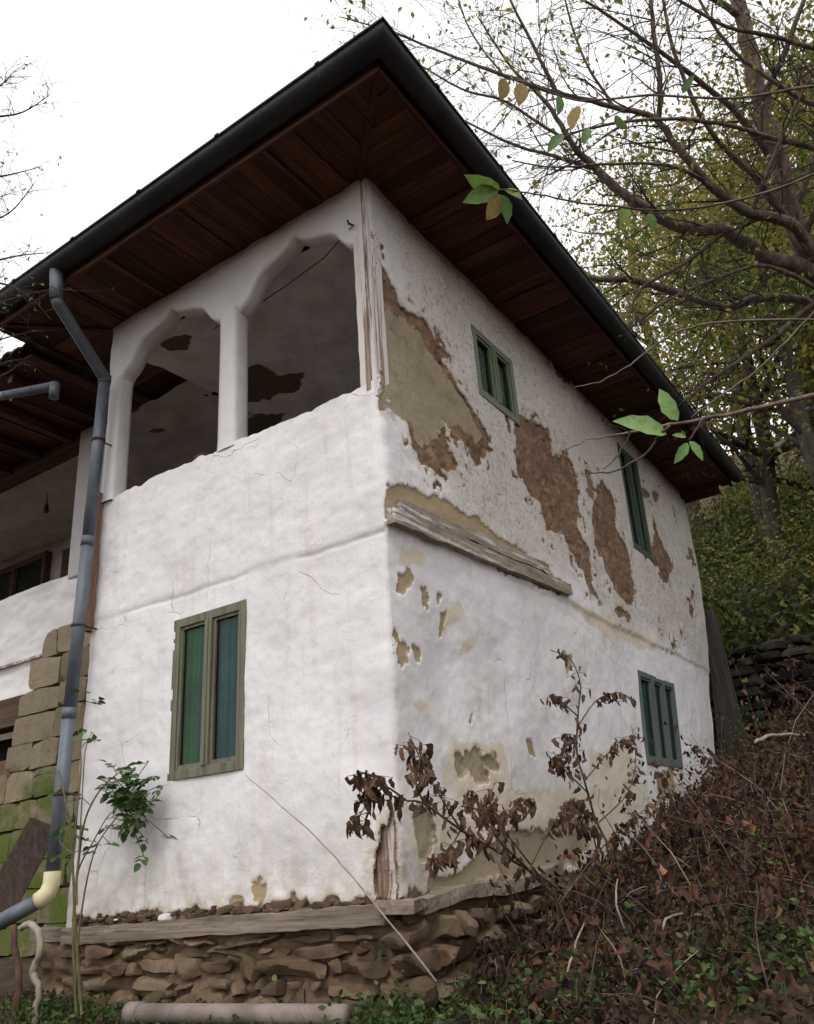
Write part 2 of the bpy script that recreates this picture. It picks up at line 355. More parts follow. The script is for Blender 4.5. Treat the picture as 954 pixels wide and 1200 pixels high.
# ------------------------------------------------------------------ terrain
def softp(t, k=1.0): return np.log1p(np.exp(np.clip(t/k, -30, 30)))*k
def height(x, y):
    x = np.asarray(x, float); y = np.asarray(y, float)
    yy = 8.6 - softp(8.6-y, .5)
    h = -.52 + .2*yy + .10*np.clip(x-.3, 0, 6)*sstep(-3, 3, y) + .05*np.clip(-x-4, 0, 30)*0
    h = h + sstep(9.25, 9.75, y)*1.15
    hy = np.clip(y-9.8, 0, None); h = h + .5*np.minimum(hy, 55)
    h = h + .12*np.clip(x-6, 0, 40)
    P = np.stack([x, y, x*0], -1).reshape(-1, 3)
    n = (fbm(P*.8, 3, 4)-.5).reshape(x.shape)
    return h + n*(.10+.03*np.clip(hy, 0, 20))
def terrain():
    ax = np.unique(np.concatenate([np.arange(-8, 12, .16), np.arange(12, 40, 1.5), -np.arange(8, 40, 2), np.linspace(40, 300, 14), -np.linspace(40, 300, 14)]))
    ay = np.unique(np.concatenate([np.arange(-6, 14, .16), np.arange(14, 70, 1.2), np.linspace(70, 300, 12), -np.linspace(6, 300, 30)]))
    X, Y = np.meshgrid(ax, ay, indexing='ij'); Z = height(X, Y)
    V = np.stack([X, Y, Z], -1).reshape(-1, 3); n, m = X.shape
    I = np.arange(n*m).reshape(n, m); F = np.stack([I[:-1, :-1], I[1:, :-1], I[1:, 1:], I[:-1, 1:]], -1).reshape(-1, 4)
    o = obj("terrain", mesh_np("terrain", V, F, True), M['terrain']); tag(o, kind="structure")
terrain()

# ------------------------------------------------------------------ house
house = empty("house", (-1.5, 0, -.5)); HOFF = Vector((-1.5, 0, -.5))
tag(house, "abandoned two-storey white plastered house with peeling walls and wide wooden eaves", "house")
def part(o):                                  # meshes are written in world coordinates; shift under the empty
    if o.parent == house: o.matrix_parent_inverse = Matrix.Translation(-HOFF)
    return o
W, LEN, ZT, ZP, ZS = 2.97, 8.1, 5.1, 3.28, 2.2
def corner_shift(z): return np.interp(z, [-.6, 0, 2.2, 5.2], [-.055, -.045, .03, .055])
def far_len(z): return np.interp(z, [-.5, 1.2, 2.6, 4.2, 5.2], [7.35, 7.4, 7.8, 8.2, 8.25])/LEN
def far_shift(z): return np.interp(z, [-.5, 1.2, 2.6, 4.2, 5.2], [-.14, -.11, -.01, 0, 0])
def wall_point(u, z, d=0.0):                  # u < 0 along the front, u > 0 along the gable side
    u = np.asarray(u, float); z = np.asarray(z, float); r = .045
    ang = np.clip((u+r)/(2*r), 0, 1)*math.pi/2
    x = np.where(u < -r, u, np.where(u > r, 0, -r + r*np.sin(ang)))
    y = np.where(u < -r, 0, np.where(u > r, u, r - r*np.cos(ang)))
    nx = np.sin(ang); ny = -np.cos(ang)
    wf = np.clip(1+u/W, 0, 1); ws = np.clip(1-u/LEN, 0, 1)
    sh = np.where(u < 0, wf, ws)*corner_shift(z) + np.where(u > 0, (1-ws)*far_shift(z), 0)
    y = np.where(u > 0, y*(ws + (1-ws)*far_len(z)), y)
    return np.stack([x+sh+nx*d, y+ny*d, z + 0*u], -1)
def frame_front(a, n, z):                     # along, outward, up
    p = wall_point(np.array(float(a)), np.array(float(z)), 0); return (p[0], p[1]-n, p[2])
def frame_side(a, n, z):
    p = wall_point(np.array(float(a)), np.array(float(z)), 0); return (p[0]+n, p[1], p[2])
def side_px(pts):                             # photo outline -> (u, z) on the gable wall
    out = []
    for x, y in pts:
        p = on(x, y, 0, 0.03)
        for _ in range(3):
            wp = wall_point(np.array(p[1]), np.array(p[2])); p = on(x, y, 0, wp[0])
        ws = np.clip(1-p[1]/LEN, 0, 1); out.append((p[1]/(ws+(1-ws)*far_len(p[2])), p[2]))
    return out
def front_px(pts): return [(on(x, y, 1, 0)[0], on(x, y, 1, 0)[2]) for x, y in pts]

BROWN = [
 [(437,292),(450,318),(462,345),(475,365),(492,372),(503,385),(508,400),(522,412),(527,418),(515,420),(540,462),(558,490),(574,515),(565,530),(556,545),(540,520),(520,500),(512,508),(520,520),(538,550),(515,558),(493,545),(480,520),(472,495),(456,486),(440,478),(434,460)],
 [(601,492),(612,487),(625,495),(640,505),(648,535),(660,530),(672,545),(678,580),(676,620),(690,650),(695,685),(700,700),(690,700),(683,670),(672,655),(660,625),(640,622),(632,590),(620,580),(607,555),(603,530)],
 [(697,575),(705,563),(718,585),(722,620),(735,645),(738,670),(743,685),(742,705),(732,710),(722,695),(712,675),(705,650),(695,640),(693,610)],
 [(682,545),(690,552),(697,580),(692,584)],
 [(764,605),(770,630),(782,650),(788,665),(780,680),(775,686),(770,665),(760,660),(764,635)],
 [(748,573),(756,574),(761,583),(754,585)], [(788,594),(792,600),(789,606)], [(640,408),(655,418),(668,440),(666,452),(655,446),(646,430)],
 [(804,640),(810,645),(812,660),(806,655)], [(772,738),(777,742),(775,750)], [(796,738),(801,740),(799,748)], [(784,752),(792,757),(788,762)], [(720,708),(738,718),(734,728),(718,716)],
 [(806,708),(812,712),(811,724),(806,718)], [(765,575),(770,580),(768,590),(764,584)], [(806,690),(811,694),(809,703)]]
TAN = [[(440,378),(455,370),(475,377),(495,397),(508,420),(522,440),(537,465),(550,486),(563,511),(556,514),(545,500),(530,494),(513,498),(503,515),(492,520),(480,496),(458,482),(440,470)],
 [(534,884),(556,880),(582,888),(584,900),(572,902),(574,918),(560,922),(550,908),(538,910)],
 [(500,1030),(545,1015),(575,985),(600,972),(640,968),(672,955),(690,970),(690,1000),(650,1030),(590,1045),(500,1050)],
 [(480,950),(500,945),(515,965),(510,1005),(490,1010)]]
OCHRE = [[(468,671),(482,671),(488,683),(475,695),(467,692)],[(490,685),(500,690),(504,705),(502,717),(495,700)],[(511,695),(520,694),(517,710),(513,713)],
 [(461,724),(470,745),(481,760),(479,778),(468,788),(462,755)],[(484,757),(495,755),(494,775),(485,773)],[(518,719),(526,712),(523,738),(519,748)],
 [(450,570),(475,571),(520,588),(550,602),(580,628),(600,637),(620,653),(645,668),(668,692),(650,697),(600,674),(540,645),(480,615),(446,606)],
 [(548,842),(556,840),(557,850),(550,853)],[(661,768),(669,766),(671,785),(664,792)],[(770,905),(790,900),(795,935),(775,945)],[(610,860),(622,866),(628,888),(618,880)]]
CREAM = [[(520,712),(540,703),(544,720),(530,735),(521,745)],[(541,746),(556,744),(558,765),(542,766)],[(480,815),(492,818),(503,828),(498,840),(482,838)],[(470,640),(500,650),(495,665),(468,660)],
 [(660,700),(760,745),(770,765),(700,740)],[(600,930),(640,925),(650,960),(600,965)],[(690,880),(740,870),(745,930),(700,950)]]
FRONT_OCHRE = [[(298,1058),(300,1035),(306,1024),(313,1048),(312,1060)], [(272,1060),(280,1052),(290,1062)]]
FRONT_BROWN = [[(150,1084),(170,1075),(215,1078),(232,1058),(245,1075),(290,1070),(330,1060),(345,1045),(360,1062),(400,1052),(440,1050),(445,1080),(150,1096)]]
CORNER_WOOD = [[(437,1056),(436,985),(446,955),(456,930),(464,912),(470,930)],]
WIN_F = (-1.95, -1.21, .835, 1.99)
WIN_S = [(1.54, 2.32, 3.87, 4.60), (5.22, 5.95, 3.41, 4.87), (4.82, 6.2, .92, 1.89)]

def build_wall():
    us = [-W]
    while us[-1] < LEN:
        u = us[-1]; us.append(u + (.0135 if u < -.1 else (.009 if u < .1 else .010+.0016*u)))
    us = np.array(us); us[-1] = LEN
    zs = np.arange(-.06, ZT+.06, .0135)
    U, Z = np.meshgrid(us, zs, indexing='ij'); u = U.ravel(); z = Z.ravel()
    P = np.stack([u, z, u*0], -1)
    jag = (fbm(P*8, 11, 5, .68)-.5)*.15
    jag2 = (fbm(P*4, 17, 3, .6)-.5)*.05
    def field(polys, conv, sel, chips=False):
        f = np.full(u.shape, -1.0)
        for q in polys:
            f = np.where(sel, np.maximum(f, sdf_poly(u, z, conv(q))), f)
        isl = (fbm(P*11, 19, 3, .6)-.64)*.35
        f = np.where(f > -.2, f+jag, f); return np.where((f > -.15) & (isl-.012 > f), np.minimum(isl-.012, .02), f) if chips else f
    side = u > .0; front = ~side
    brown = np.maximum(field(BROWN, side_px, side, True), field(FRONT_BROWN, front_px, front))
    brown = np.where(side & (z < .06+.03*np.sin(u*7)), np.maximum(brown, (.05-z)*.6+jag), brown)
    brown = np.where(front & (u > -2.9), np.maximum(brown, .012+.025*(u+W)/W-z+jag*.8), brown)
    tan = field(TAN, side_px, side); tan = np.where(z > 2.5, tan+.03, tan); ochre = np.maximum(field(OCHRE, side_px, side), field(FRONT_OCHRE, front_px, front))
    cream = field(CREAM+[[(525, 870), (590, 872), (600, 935), (545, 945), (522, 920)], [(480, 940), (560, 930), (680, 925), (760, 915), (740, 975), (600, 1000), (480, 1010)]], side_px, side)
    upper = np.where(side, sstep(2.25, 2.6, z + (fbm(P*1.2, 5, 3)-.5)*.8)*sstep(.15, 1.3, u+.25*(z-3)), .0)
    damp = np.clip(1-(z+.05)/.6, 0, 1)*np.where(side, .9, .8)
    damp = np.maximum(damp, np.where(side, .75*sstep(1.1, .2, z), 0))
    foot = sdf_poly(u, z, [(-.15, -.1), (-.155, .12), (-.16, .27), (-.12, .36), (-.11, .42), (-.06, .40), (-.035, .50), (-.01, .47), (.0, .3), (.012, .2), (.012, -.1)]) + jag*.45
    brown = np.where(foot > -.1, np.maximum(brown, foot*.5), brown)
    # relief
    d = (fbm(P*1.6, 21, 3)-.5)*.05 + (fbm(P*[5.0, 7.5, 1], 31, 3)-.5)*.012 + (fbm(P*17, 33, 2)-.5)*.004
    wob = (fbm(P*2.2, 37, 3)-.5)*.07
    d += np.where(side, .018, .009)*sstep(ZS-.03, ZS+.025, z + wob + np.where(side, -.03-.05*np.clip(u, 0, 3)/3, 0))*np.where(side, 1, .4+.9*vnoise(P*1.3, 38))
    d -= .007*np.exp(-((z-ZS+.03+wob)/.01)**2)*front*sstep(.45, .7, vnoise(P*3, 39))
    d -= .03*np.exp(-(((u-.75)/.22)**2+((z-1.42)/.3)**2))*side          # hollow in the plaster
    d -= np.where(side, .020*sstep(-.002, .02, brown), .016*sstep(0, .015, brown))
    d -= .012*sstep(0, .01, ochre); d -= .02*sstep(0, .02, tan)*(brown < 0)
    d += sstep(0, .01, brown)*(fbm(P*16, 41, 4, .65)-.5)*.045*(tan < 0)
    for (a, b, c, e), sd_ in [(WIN_F, -1)] + [(w, 1) for w in WIN_S]:
        q = np.maximum(np.maximum(a-u, u-b), np.maximum(c-z, z-e)); k = sstep(.0, .12, q); d = d*k + (1-k)*np.clip(d, -.004, .012)
    V = wall_point(u, z, d); V[:, 2] += (fbm(np.stack([u*7, u*0, u*0], -1), 77, 3)-.5)*.05*np.exp(-((z-ZP)/.06)**2)*front
    n, m = U.shape; I = np.arange(n*m).reshape(n, m)
    F = np.stack([I[:-1, :-1], I[1:, :-1], I[1:, 1:], I[:-1, 1:]], -1).reshape(-1, 4)
    uc = u[F].mean(1); zc = z[F].mean(1); keep = np.ones(len(F), bool)
    for a, b, c, e in [WIN_F] + WIN_S:
        keep &= ~((uc > a+.02) & (uc < b-.02) & (zc > c+.02) & (zc < e-.02))
    keep &= ~((uc < -.012) & (zc > ZP))
    keep &= foot[F].mean(1) < .012
    F = F[keep]; me = mesh_np("plastered_wall", V, F, True)
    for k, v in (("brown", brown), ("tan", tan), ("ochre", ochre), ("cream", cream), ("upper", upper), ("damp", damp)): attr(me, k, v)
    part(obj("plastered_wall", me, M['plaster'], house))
build_wall()

def strip_surface(name, fn, nu, nv, mat, parent=house, masks=None):
    U, Vv = np.meshgrid(np.linspace(0, 1, nu), np.linspace(0, 1, nv), indexing='ij')
    P = fn(U.ravel(), Vv.ravel()); I = np.arange(nu*nv).reshape(nu, nv)
    F = np.stack([I[:-1, :-1], I[1:, :-1], I[1:, 1:], I[:-1, 1:]], -1).reshape(-1, 4)
    me = mesh_np(name, P, F, True)
    if masks is not None: attr(me, "brown", masks(U.ravel(), Vv.ravel()))
    return part(obj(name, me, mat, parent))

# parapet top of the loggia and thickness behind the wall
mb = MB(); mb.box(-W, -.14, .025, .22, ZP-.3, ZP-.012); part(mb.build("parapet_top", M['grey_wood'], house))
# arch panel with two ogee arches
def ogee(x, a, b):                            # height of a pointed ogee arch springing between a and b
    m = (a+b)/2; t = np.abs(x-m)/((b-a)/2)
    return np.interp(t, [0, .035, .10, .28, .45, .58, .68, .76, .86, .94, 1], [4.95, 4.92, 4.875, 4.835, 4.80, 4.765, 4.71, 4.62, 4.55, 4.52, 4.50])
def arch_low(x):
    return np.where(x < -2.79, 4.46, np.where(x < -1.53, ogee(x, -2.79, -1.53), np.where(x < -1.32, 4.50, np.where(x < -.1, ogee(x, -1.32, -.1), 4.55))))
def arch_panel():
    xs = np.linspace(-W, -.055, 232); nz = 34; zb = arch_low(xs)
    for _ in range(1): zb = np.convolve(np.pad(zb, 2, 'edge'), [.15, .2, .3, .2, .15], 'valid')
    V = []; T = np.linspace(0, 1, nz)
    for i, x in enumerate(xs):
        z = zb[i]+(ZT+.02-zb[i])*T
        lip = .02*np.exp(-(z-zb[i])/.05)
        V.append(np.stack([x+0*z, -.012 - lip*0 + .03*np.exp(-(z-zb[i])/.012), z], -1))
    V = np.array(V); P = V.reshape(-1, 3)
    P[:, 1] -= (fbm(P*[4, 1, 4], 61, 4)-.5)*.035
    P[:, 0] += corner_shift(P[:, 2])*np.clip(1+P[:, 0]/W, 0, 1)
    n = len(xs); B = P.reshape(n, nz, 3).copy(); B[:, :, 1] = .13; A = P.reshape(n, nz, 3)
    mid = A[:, 0].copy(); mid[:, 1] = .07
    allv = np.concatenate([A.reshape(-1, 3), B.reshape(-1, 3), mid]); I = np.arange(n*nz).reshape(n, nz); J = I+n*nz; K = 2*n*nz+np.arange(n)
    F = [np.stack([I[:-1, :-1], I[1:, :-1], I[1:, 1:], I[:-1, 1:]], -1).reshape(-1, 4), np.stack([J[:-1, 1:], J[1:, 1:], J[1:, :-1], J[:-1, :-1]], -1).reshape(-1, 4),
         np.stack([I[1:, 0], I[:-1, 0], K[:-1], K[1:]], -1), np.stack([K[1:], K[:-1], J[:-1, 0], J[1:, 0]], -1)]
    part(obj("arch_panel", mesh_np("arch_panel", allv, np.concatenate(F), True), M['white'], house))
arch_panel()
def column(x0, x1, z0, z1):
    V = []; n = 24; nz = 40; cx = (x0+x1)/2; hw = (x1-x0)/2
    for k in range(nz):
        t = k/(nz-1); z = z0+(z1-z0)*t
        s = 1 + .10*math.exp(-(1-t)*18) - .04*t + .06*math.exp(-t*30)
        for j in range(n):
            a = 2*math.pi*j/n; c, si = math.cos(a), math.sin(a)
            q = 1/max(abs(c), abs(si)); q = 1 + (q-1)*.62
            V.append((cx+c*q*hw*.88*s + corner_shift(z)*max(0, 1+cx/W), .055+si*q*.085*s, z))
    V = np.array(V); nn = (fbm(V*[7, 7, 3], int(abs(cx)*10), 3)-.5)*.02; V[:, 0] += nn; V[:, 1] -= nn
    F = [(i*n+k, i*n+(k+1) % n, (i+1)*n+(k+1) % n, (i+1)*n+k) for i in range(nz-1) for k in range(n)]
    part(obj("column", mesh_np("column", V, F, True), M['white'], house))
column(-1.545, -1.315, ZP-.03, 4.56); column(-2.965, -2.78, ZP-.03, 4.5)
# timber corner post of the loggia: upright boards with flaking whitewash
cs = float(corner_shift(4.2))
for x0, x1, z0, z1, yo in ((-.125, -.07, ZP-.02, 4.66, -.012), (-.066, -.03, ZP-.06, ZT, -.026), (-.026, .012, ZP-.12, ZT, -.014)):
    b = MB(); N = 14
    V = []
    for k in range(N):
        z = z0+(z1-z0)*k/(N-1); c_ = float(corner_shift(z)); w = random.uniform(-.003, .003)
        V += [(x0+c_+w, yo+w, z), (x1+c_+w, yo-w, z), (x1+c_+w, .14, z), (x0+c_+w, .14, z)]
    b.add(V, [(i*4+k, i*4+(k+1) % 4, i*4+4+(k+1) % 4, i*4+4+k) for i in range(N-1) for k in range(4)]+[(0, 3, 2, 1), (N*4-4, N*4-3, N*4-2, N*4-1)])
    part(b.build("post_board", M['post_wood'], house))
# bare wood at the foot of the corner, pale sill beams
def rough_beam(name, p0, p1, h, w, mat, seg=18, amp=.008, seed=1, up=(0, 0, 1), warp=None):
    p0 = Vector(p0); p1 = Vector(p1); t = (p1-p0).normalized(); up = Vector(up); s = t.cross(up).normalized(); up = s.cross(t)
    V = []; k8 = [(-1, -1), (-.4, -1.05), (.4, -1.03), (1, -1), (1.02, 0), (1, 1), (.4, 1.04), (-.4, 1.02), (-1, 1), (-1.03, 0)]; n = len(k8)
    for i in range(seg+1):
        q = p0.lerp(p1, i/seg); wz = warp(i/seg) if warp else 0
        for a, b in k8: V.append(q + s*(a*w/2) + up*(b*h/2+wz))
    V = np.array([tuple(v) for v in V]); V += (np.stack([fbm(V*9, seed+j, 3) for j in range(3)], -1)-.5)*amp*4
    F = [(i*n+k, i*n+(k+1) % n, (i+1)*n+(k+1) % n, (i+1)*n+k) for i in range(seg) for k in range(n)]
    m = MB(); m.add(V, F+[tuple(range(n))[::-1], tuple(seg*n+k for k in range(n))])
    return m.build(name, mat, house, False)
part(rough_beam("sill_beam", (-2.95, .02, -.115), (-.10, .02, -.045), .105, .17, M['sill_wood'], 40, .006, 3))
part(rough_beam("sill_beam", (-3.4, .05, -.10), (-2.96, .04, -.11), .08, .13, M['sill_wood'], 8, .006, 13))
part(rough_beam("sill_beam", (-.02, .10, -.035), (-.0, 1.9, .06), .075, .15, M['sill_wood'], 26, .008, 5, warp=lambda t: .025*math.sin(t*7)))
part(rough_beam("sill_beam", (-.14, -.045, -.015), (.08, .02, -.02), .06, .2, M['sill_wood'], 8, .012, 8))
part(rough_beam("corner_post_foot", (-.185, .105, -.05), (-.16, .105, .6), .2, .16, M['bare_post'], 26, .008, 9, up=(1, 0, 0)))
# bare tie beam on the gable side
for dz, hh, out, sd_ in ((.05, .105, .02, 21), (.15, .085, .006, 22)):
    a = frame_side(.02 if dz < .1 else .12, out, ZS+.02+dz); b = frame_side(2.95 if dz < .1 else 2.5, out*.6, ZS+.135+dz)
    part(rough_beam("tie_beam", a, b, hh, .09, M['grey_wood'], 44, .007, sd_))
part(rough_beam("edge_post", (-2.99, -.01, 2.12), (-2.955, -.01, 3.35), .075, .09, M['orange_post'], 16, .005, 15, up=(1, 0, 0)))

# ---- windows
def window(fr, a0, a1, z0, z1, mat, cols, fw=.055, curtains=(), name="window", recess=.01, inner=None):
    root = bpy.data.objects.new(name, None); link(root, house); root.matrix_parent_inverse = Matrix.Translation(-HOFF)
    root.location = fr((a0+a1)/2, 0, z0); off = Matrix.Translation(-Vector(root.location))
    def sub(m, nm, mt, **k):
        o = m.build(nm, mt, root, **k); o.matrix_parent_inverse = off; return o
    m = MB(); n1 = recess; n0 = -.13
    m.box(a0, a0+fw, n0, n1, z0, z1, fr); m.box(a1-fw, a1, n0, n1+.002, z0, z1, fr)
    m.box(a0+fw, a1-fw, n0, n1-.002, z1-fw, z1, fr); m.box(a0+fw, a1-fw, n0, n1+.004, z0, z0+fw, fr)
    sub(m, "frame", mat, bevel=.004)
    w = (a1-a0-2*fw); cw = w/cols
    for k in range(1, cols):
        m = MB(); x = a0+fw+cw*k; m.box(x-fw*.55, x+fw*.55, n0, n1+.006, z0+fw, z1-fw, fr)
        m.box(x-fw*.16, x+fw*.16, n1+.006, n1+.018, z0+fw, z1-fw, fr); sub(m, "mullion", mat, bevel=.003)
    for k in range(cols):
        x0 = a0+fw+cw*k+(fw*.55 if k else 0); x1 = a0+fw+cw*(k+1)-(fw*.55 if k < cols-1 else 0)
        s = .022; m = MB(); q0, q1 = n1-.05, n1-.016
        m.box(x0, x0+s, q0, q1, z0+fw, z1-fw, fr); m.box(x1-s, x1, q0, q1, z0+fw, z1-fw, fr)
        m.box(x0+s, x1-s, q0, q1, z0+fw, z0+fw+s*1.4, fr); m.box(x0+s, x1-s, q0, q1, z1-fw-s, z1-fw, fr)
        sub(m, "sash", inner or mat, bevel=.002)
        m = MB(); q_ = n1-.036; m.add([fr(x0+s, q_, z0+fw+s), fr(x1-s, q_+.001, z0+fw+s), fr(x1-s, q_-.001, z1-fw-s), fr(x0+s, q_, z1-fw-s)], [(0, 1, 2, 3)]); sub(m, "pane", M['glass'])
        if k < len(curtains) and curtains[k]:
            for c0, c1, zt, mt in curtains[k]:
                N = 40; V = []
                for i in range(N+1):
                    t = i/N; xx = x0+(x1-x0)*(c0+(c1-c0)*t); nn = -.062+.014*math.sin(t*N*.7*(c1-c0)+k)+.006*math.sin(t*23)
                    V += [fr(xx, nn, z0+.03), fr(xx, nn, z0+(z1-z0)*zt)]
                m = MB(); m.add(V, [(2*i, 2*i+2, 2*i+3, 2*i+1) for i in range(N)]); sub(m, "curtain", mt, smooth=True)
    m = MB(); m.box(a0, a1, -.6, -.55, z0-.05, z1+.05, fr); m.box(a0-.03, a0, -.55, -.131, z0-.05, z1+.05, fr); m.box(a1, a1+.03, -.55, -.131, z0-.05, z1+.05, fr)
    m.box(a0, a1, -.55, -.131, z0-.08, z0-.05, fr); m.box(a0, a1, -.55, -.131, z1+.05, z1+.08, fr); sub(m, "dark_backing_box", M['dark'])  # dark backing box, added so no light leaks in around the window
    return root
g, bl, gy = M['curtain_green'], M['curtain_blue'], M['curtain_grey']
window(frame_front, *WIN_F, M['olive_frame'], 2, .065, [[(-.1, .6, 1.0, g), (.56, 1.1, 1.0, bl)], [(-.1, 1.1, 1.0, bl)]])
window(frame_side, *WIN_S[0], M['green_frame'], 2, .07, [[(-.1, 1.1, .95, gy)], [(-.1, 1.1, .95, gy)]], recess=.018)
window(frame_side, *WIN_S[1], M['dark_green'], 2, .075, [[(-.1, 1.1, 1, gy)], [(-.1, 1.1, 1, gy)]], recess=.015)
window(frame_side, *WIN_S[2], M['teal_frame'], 3, .06, [[(-.1, 1.1, .95, bl)], [(-.1, 1.1, .9, bl)], [(-.1, 1.1, .95, bl)]], recess=.014)

# ---- eaves: soffit boards, trim, gutters, roof
EO = .70; X0, X1, Y0, Y1 = -W-EO, EO, -EO, 8.1+.30; XW = -W
BW = .165
def board(pts, mat, z, seed):
    th = .022; V = [(x, y, z) for x, y in pts]+[(x, y, z+th) for x, y in pts]; n = len(pts)
    m = MB(); m.add(V, [tuple(range(n))[::-1], tuple(n+k for k in range(n))]+[(k, (k+1) % n, n+(k+1) % n, n+k) for k in range(n)])
    o = part(m.build("soffit_board", mat, house)); return o
def clip_half(poly, a, b, c):                # keep a*x+b*y<=c
    out = []
    for i in range(len(poly)):
        p, q = poly[i], poly[(i+1) % len(poly)]; dp, dq = a*p[0]+b*p[1]-c, a*q[0]+b*q[1]-c
        if dp <= 0: out.append(p)
        if (dp < 0 < dq) or (dq < 0 < dp): t = dp/(dp-dq); out.append((p[0]+t*(q[0]-p[0]), p[1]+t*(q[1]-p[1])))
    return out
x = X0; k = 0
while x < X1:                                  # front eave, boards run out from the wall
    w = BW*random.uniform(.85, 1.15); p = [(x+.003, Y0), (x+w-.003, Y0), (x+w-.003, .06), (x+.003, .06)]
    p = clip_half(p, 1, 1, -.004); p = clip_half(p, -1, 1, W-.004)
    if len(p) > 2: board(p, M['soffit'], ZT+random.uniform(0, .012), k)
    x += w; k += 1
y = Y0
while y < Y1:                                  # eave over the gable side
    w = BW*random.uniform(.85, 1.15); p = [(-.06, y+.003), (X1, y+.003), (X1, min(y+w, Y1)-.003), (-.06, min(y+w, Y1)-.003)]
    p = clip_half(p, -1, -1, -.004)
    if len(p) > 2: board(p, M['soffit_x'], ZT+random.uniform(0, .012), k)
    y += w; k += 1
y = Y0
while y < 1.2:                                 # short eave on the far left of the front block
    w = BW*random.uniform(.85, 1.15); p = [(X0, y+.003), (-W+.06, y+.003), (-W+.06, y+w-.003), (X0, y+w-.003)]
    p = clip_half(p, 1, -1, -W-.004)
    if len(p) > 2: board(p, M['soffit_x'], ZT+random.uniform(0, .012), k)
    y += w; k += 1
m = MB(); m.box(X0, X1, Y0-.028, Y0-.002, ZT-.035, ZT+.13); part(m.build("eave_trim", M['trim'], house))
m = MB(); m.box(X1+.002, X1+.028, Y0-.028, Y1, ZT-.035, ZT+.13); part(m.build("eave_trim", M['soffit'], house))
m = MB(); m.box(X0-.028, X0-.002, Y0-.028, 1.2, ZT-.035, ZT+.13); part(m.build("eave_trim", M['soffit'], house))
def bar(a, b, w, h, mat, nm):
    a = Vector(a); b = Vector(b); t = (b-a).normalized(); s = t.cross(Vector((0, 0, 1))).normalized()*w/2; u = s.cross(t).normalized()*h/2
    m = MB(); V = [p+s*i+u*j for p in (a, b) for i in (-1, 1) for j in (-1, 1)]
    m.add(V, [(0, 1, 3, 2), (4, 6, 7, 5), (0, 4, 5, 1), (2, 3, 7, 6), (0, 2, 6, 4), (1, 5, 7, 3)]); return part(m.build(nm, mat, house))
bar((.03, -.03, ZT-.012), (EO, -EO, ZT-.012), .04, .02, M['soffit'], "hip_batten")
bar((-W-.03, -.03, ZT-.012), (-W-EO, -EO, ZT-.012), .04, .02, M['soffit'], "hip_batten")
# cover battens on the soffit
for xx in (-.35, -1.3, -2.2, -2.75): bar((xx, -.05, ZT-.01), (xx, -EO, ZT-.01), .035, .018, M['soffit'], "soffit_batten")
for yy in (.6, 2.1, 3.7, 5.2, 6.8): bar((.05, yy, ZT-.01), (EO, yy, ZT-.01), .035, .018, M['soffit_x'], "soffit_batten")
for yy in (8.12, 8.32): bar((-.4, yy, ZT-.06), (EO-.15, yy, ZT-.06), .08, .1, M['soffit_x'], "rafter_tail")
def gutter(path, mitre, r=.082, z=ZT+.125):
    # half-round trough swept along a path of (x,y); mitre = outward offsets
    prof = [(-r, .0), (-r*.98, -.03)]+[(-r*math.cos(a), -.03-r*.95*math.sin(a)) for a in np.linspace(.15, math.pi-.15, 11)]+[(r*.98, -.03), (r, .02), (r+.012, .02), (r+.012, .0)]
    V = []
    for (x, y), (ox, oy) in zip(path, mitre):
        for a, b in prof: V.append((x+ox*a, y+oy*a, z+b))
    n = len(prof); N = len(path); F = [(i*n+k, i*n+k+1, (i+1)*n+k+1, (i+1)*n+k) for i in range(N-1) for k in range(n-1)]
    return V, F
go = EO+.028+.084
def sag(t): return 0
m = MB(); m.add(*gutter([(-W-go, -go), (go, -go), (go, Y1+.02)], [(-1, -1), (1, -1), (1, 0)]))
gt = part(m.build("gutter", M['gutter'], house, True)); gm = gt.modifiers.new("solid", 'SOLIDIFY'); gm.thickness = .004
m = MB(); m.add(*gutter([(-W-go, 1.1), (-W-go, -go)], [(-1, 0), (-1, -1)]))
g2 = part(m.build("gutter", M['gutter'], house, True)); gm = g2.modifiers.new("solid", 'SOLIDIFY'); gm.thickness = .004
def collar(p, d):                              # lap joints of the gutter
    ox, oy = d; V, F = gutter([(p[0]-oy*.018, p[1]+ox*.018), (p[0]+oy*.018, p[1]-ox*.018)], [d, d], .086, ZT+.126)
    m = MB(); m.add(V, F); o = part(m.build("gutter_joint", M['gutter'], house, True)); s = o.modifiers.new("solid", 'SOLIDIFY'); s.thickness = .006
for xx in (.35, -.62, -1.5, -2.35, -3.2): collar((xx, -go), (0, -1))
for yy in (-.25, .7, 1.7, 2.7, 3.7, 4.7, 5.7, 6.7, 7.7): collar((go, yy), (1, 0))
# hip roof in stepped courses of tiles
def roof_plane(e0, e1, r0_, r1_, nm, courses=22, cols=40):
    e0, e1, r0_, r1_ = map(Vector, (e0, e1, r0_, r1_)); nrm = (e1-e0).cross(r0_-e0).normalized(); nrm = nrm if nrm.z > 0 else -nrm
    V = []; F = []
    for c in range(courses):
        for cc in range(2):
            t = (c+cc)/courses; a = e0.lerp(r0_, t); b = e1.lerp(r1_, t)
            for k in range(cols+1):
                V.append(a.lerp(b, k/cols)+nrm*((.05 if cc == 0 else .02)+random.uniform(-.006, .006)))
        base = c*2*(cols+1)
        F += [(base+k, base+k+1, base+cols+1+k+1, base+cols+1+k) for k in range(cols)]
        if c: F += [(base-cols-1+k, base-cols-1+k+1, base+k+1, base+k) for k in range(cols)]
    m = MB(); m.add(V, F); part(m.build(nm, M['roof'], house))
zr = ZT+.10; ov = EO+.06; rx = -W/2; rz = ZT+2.0
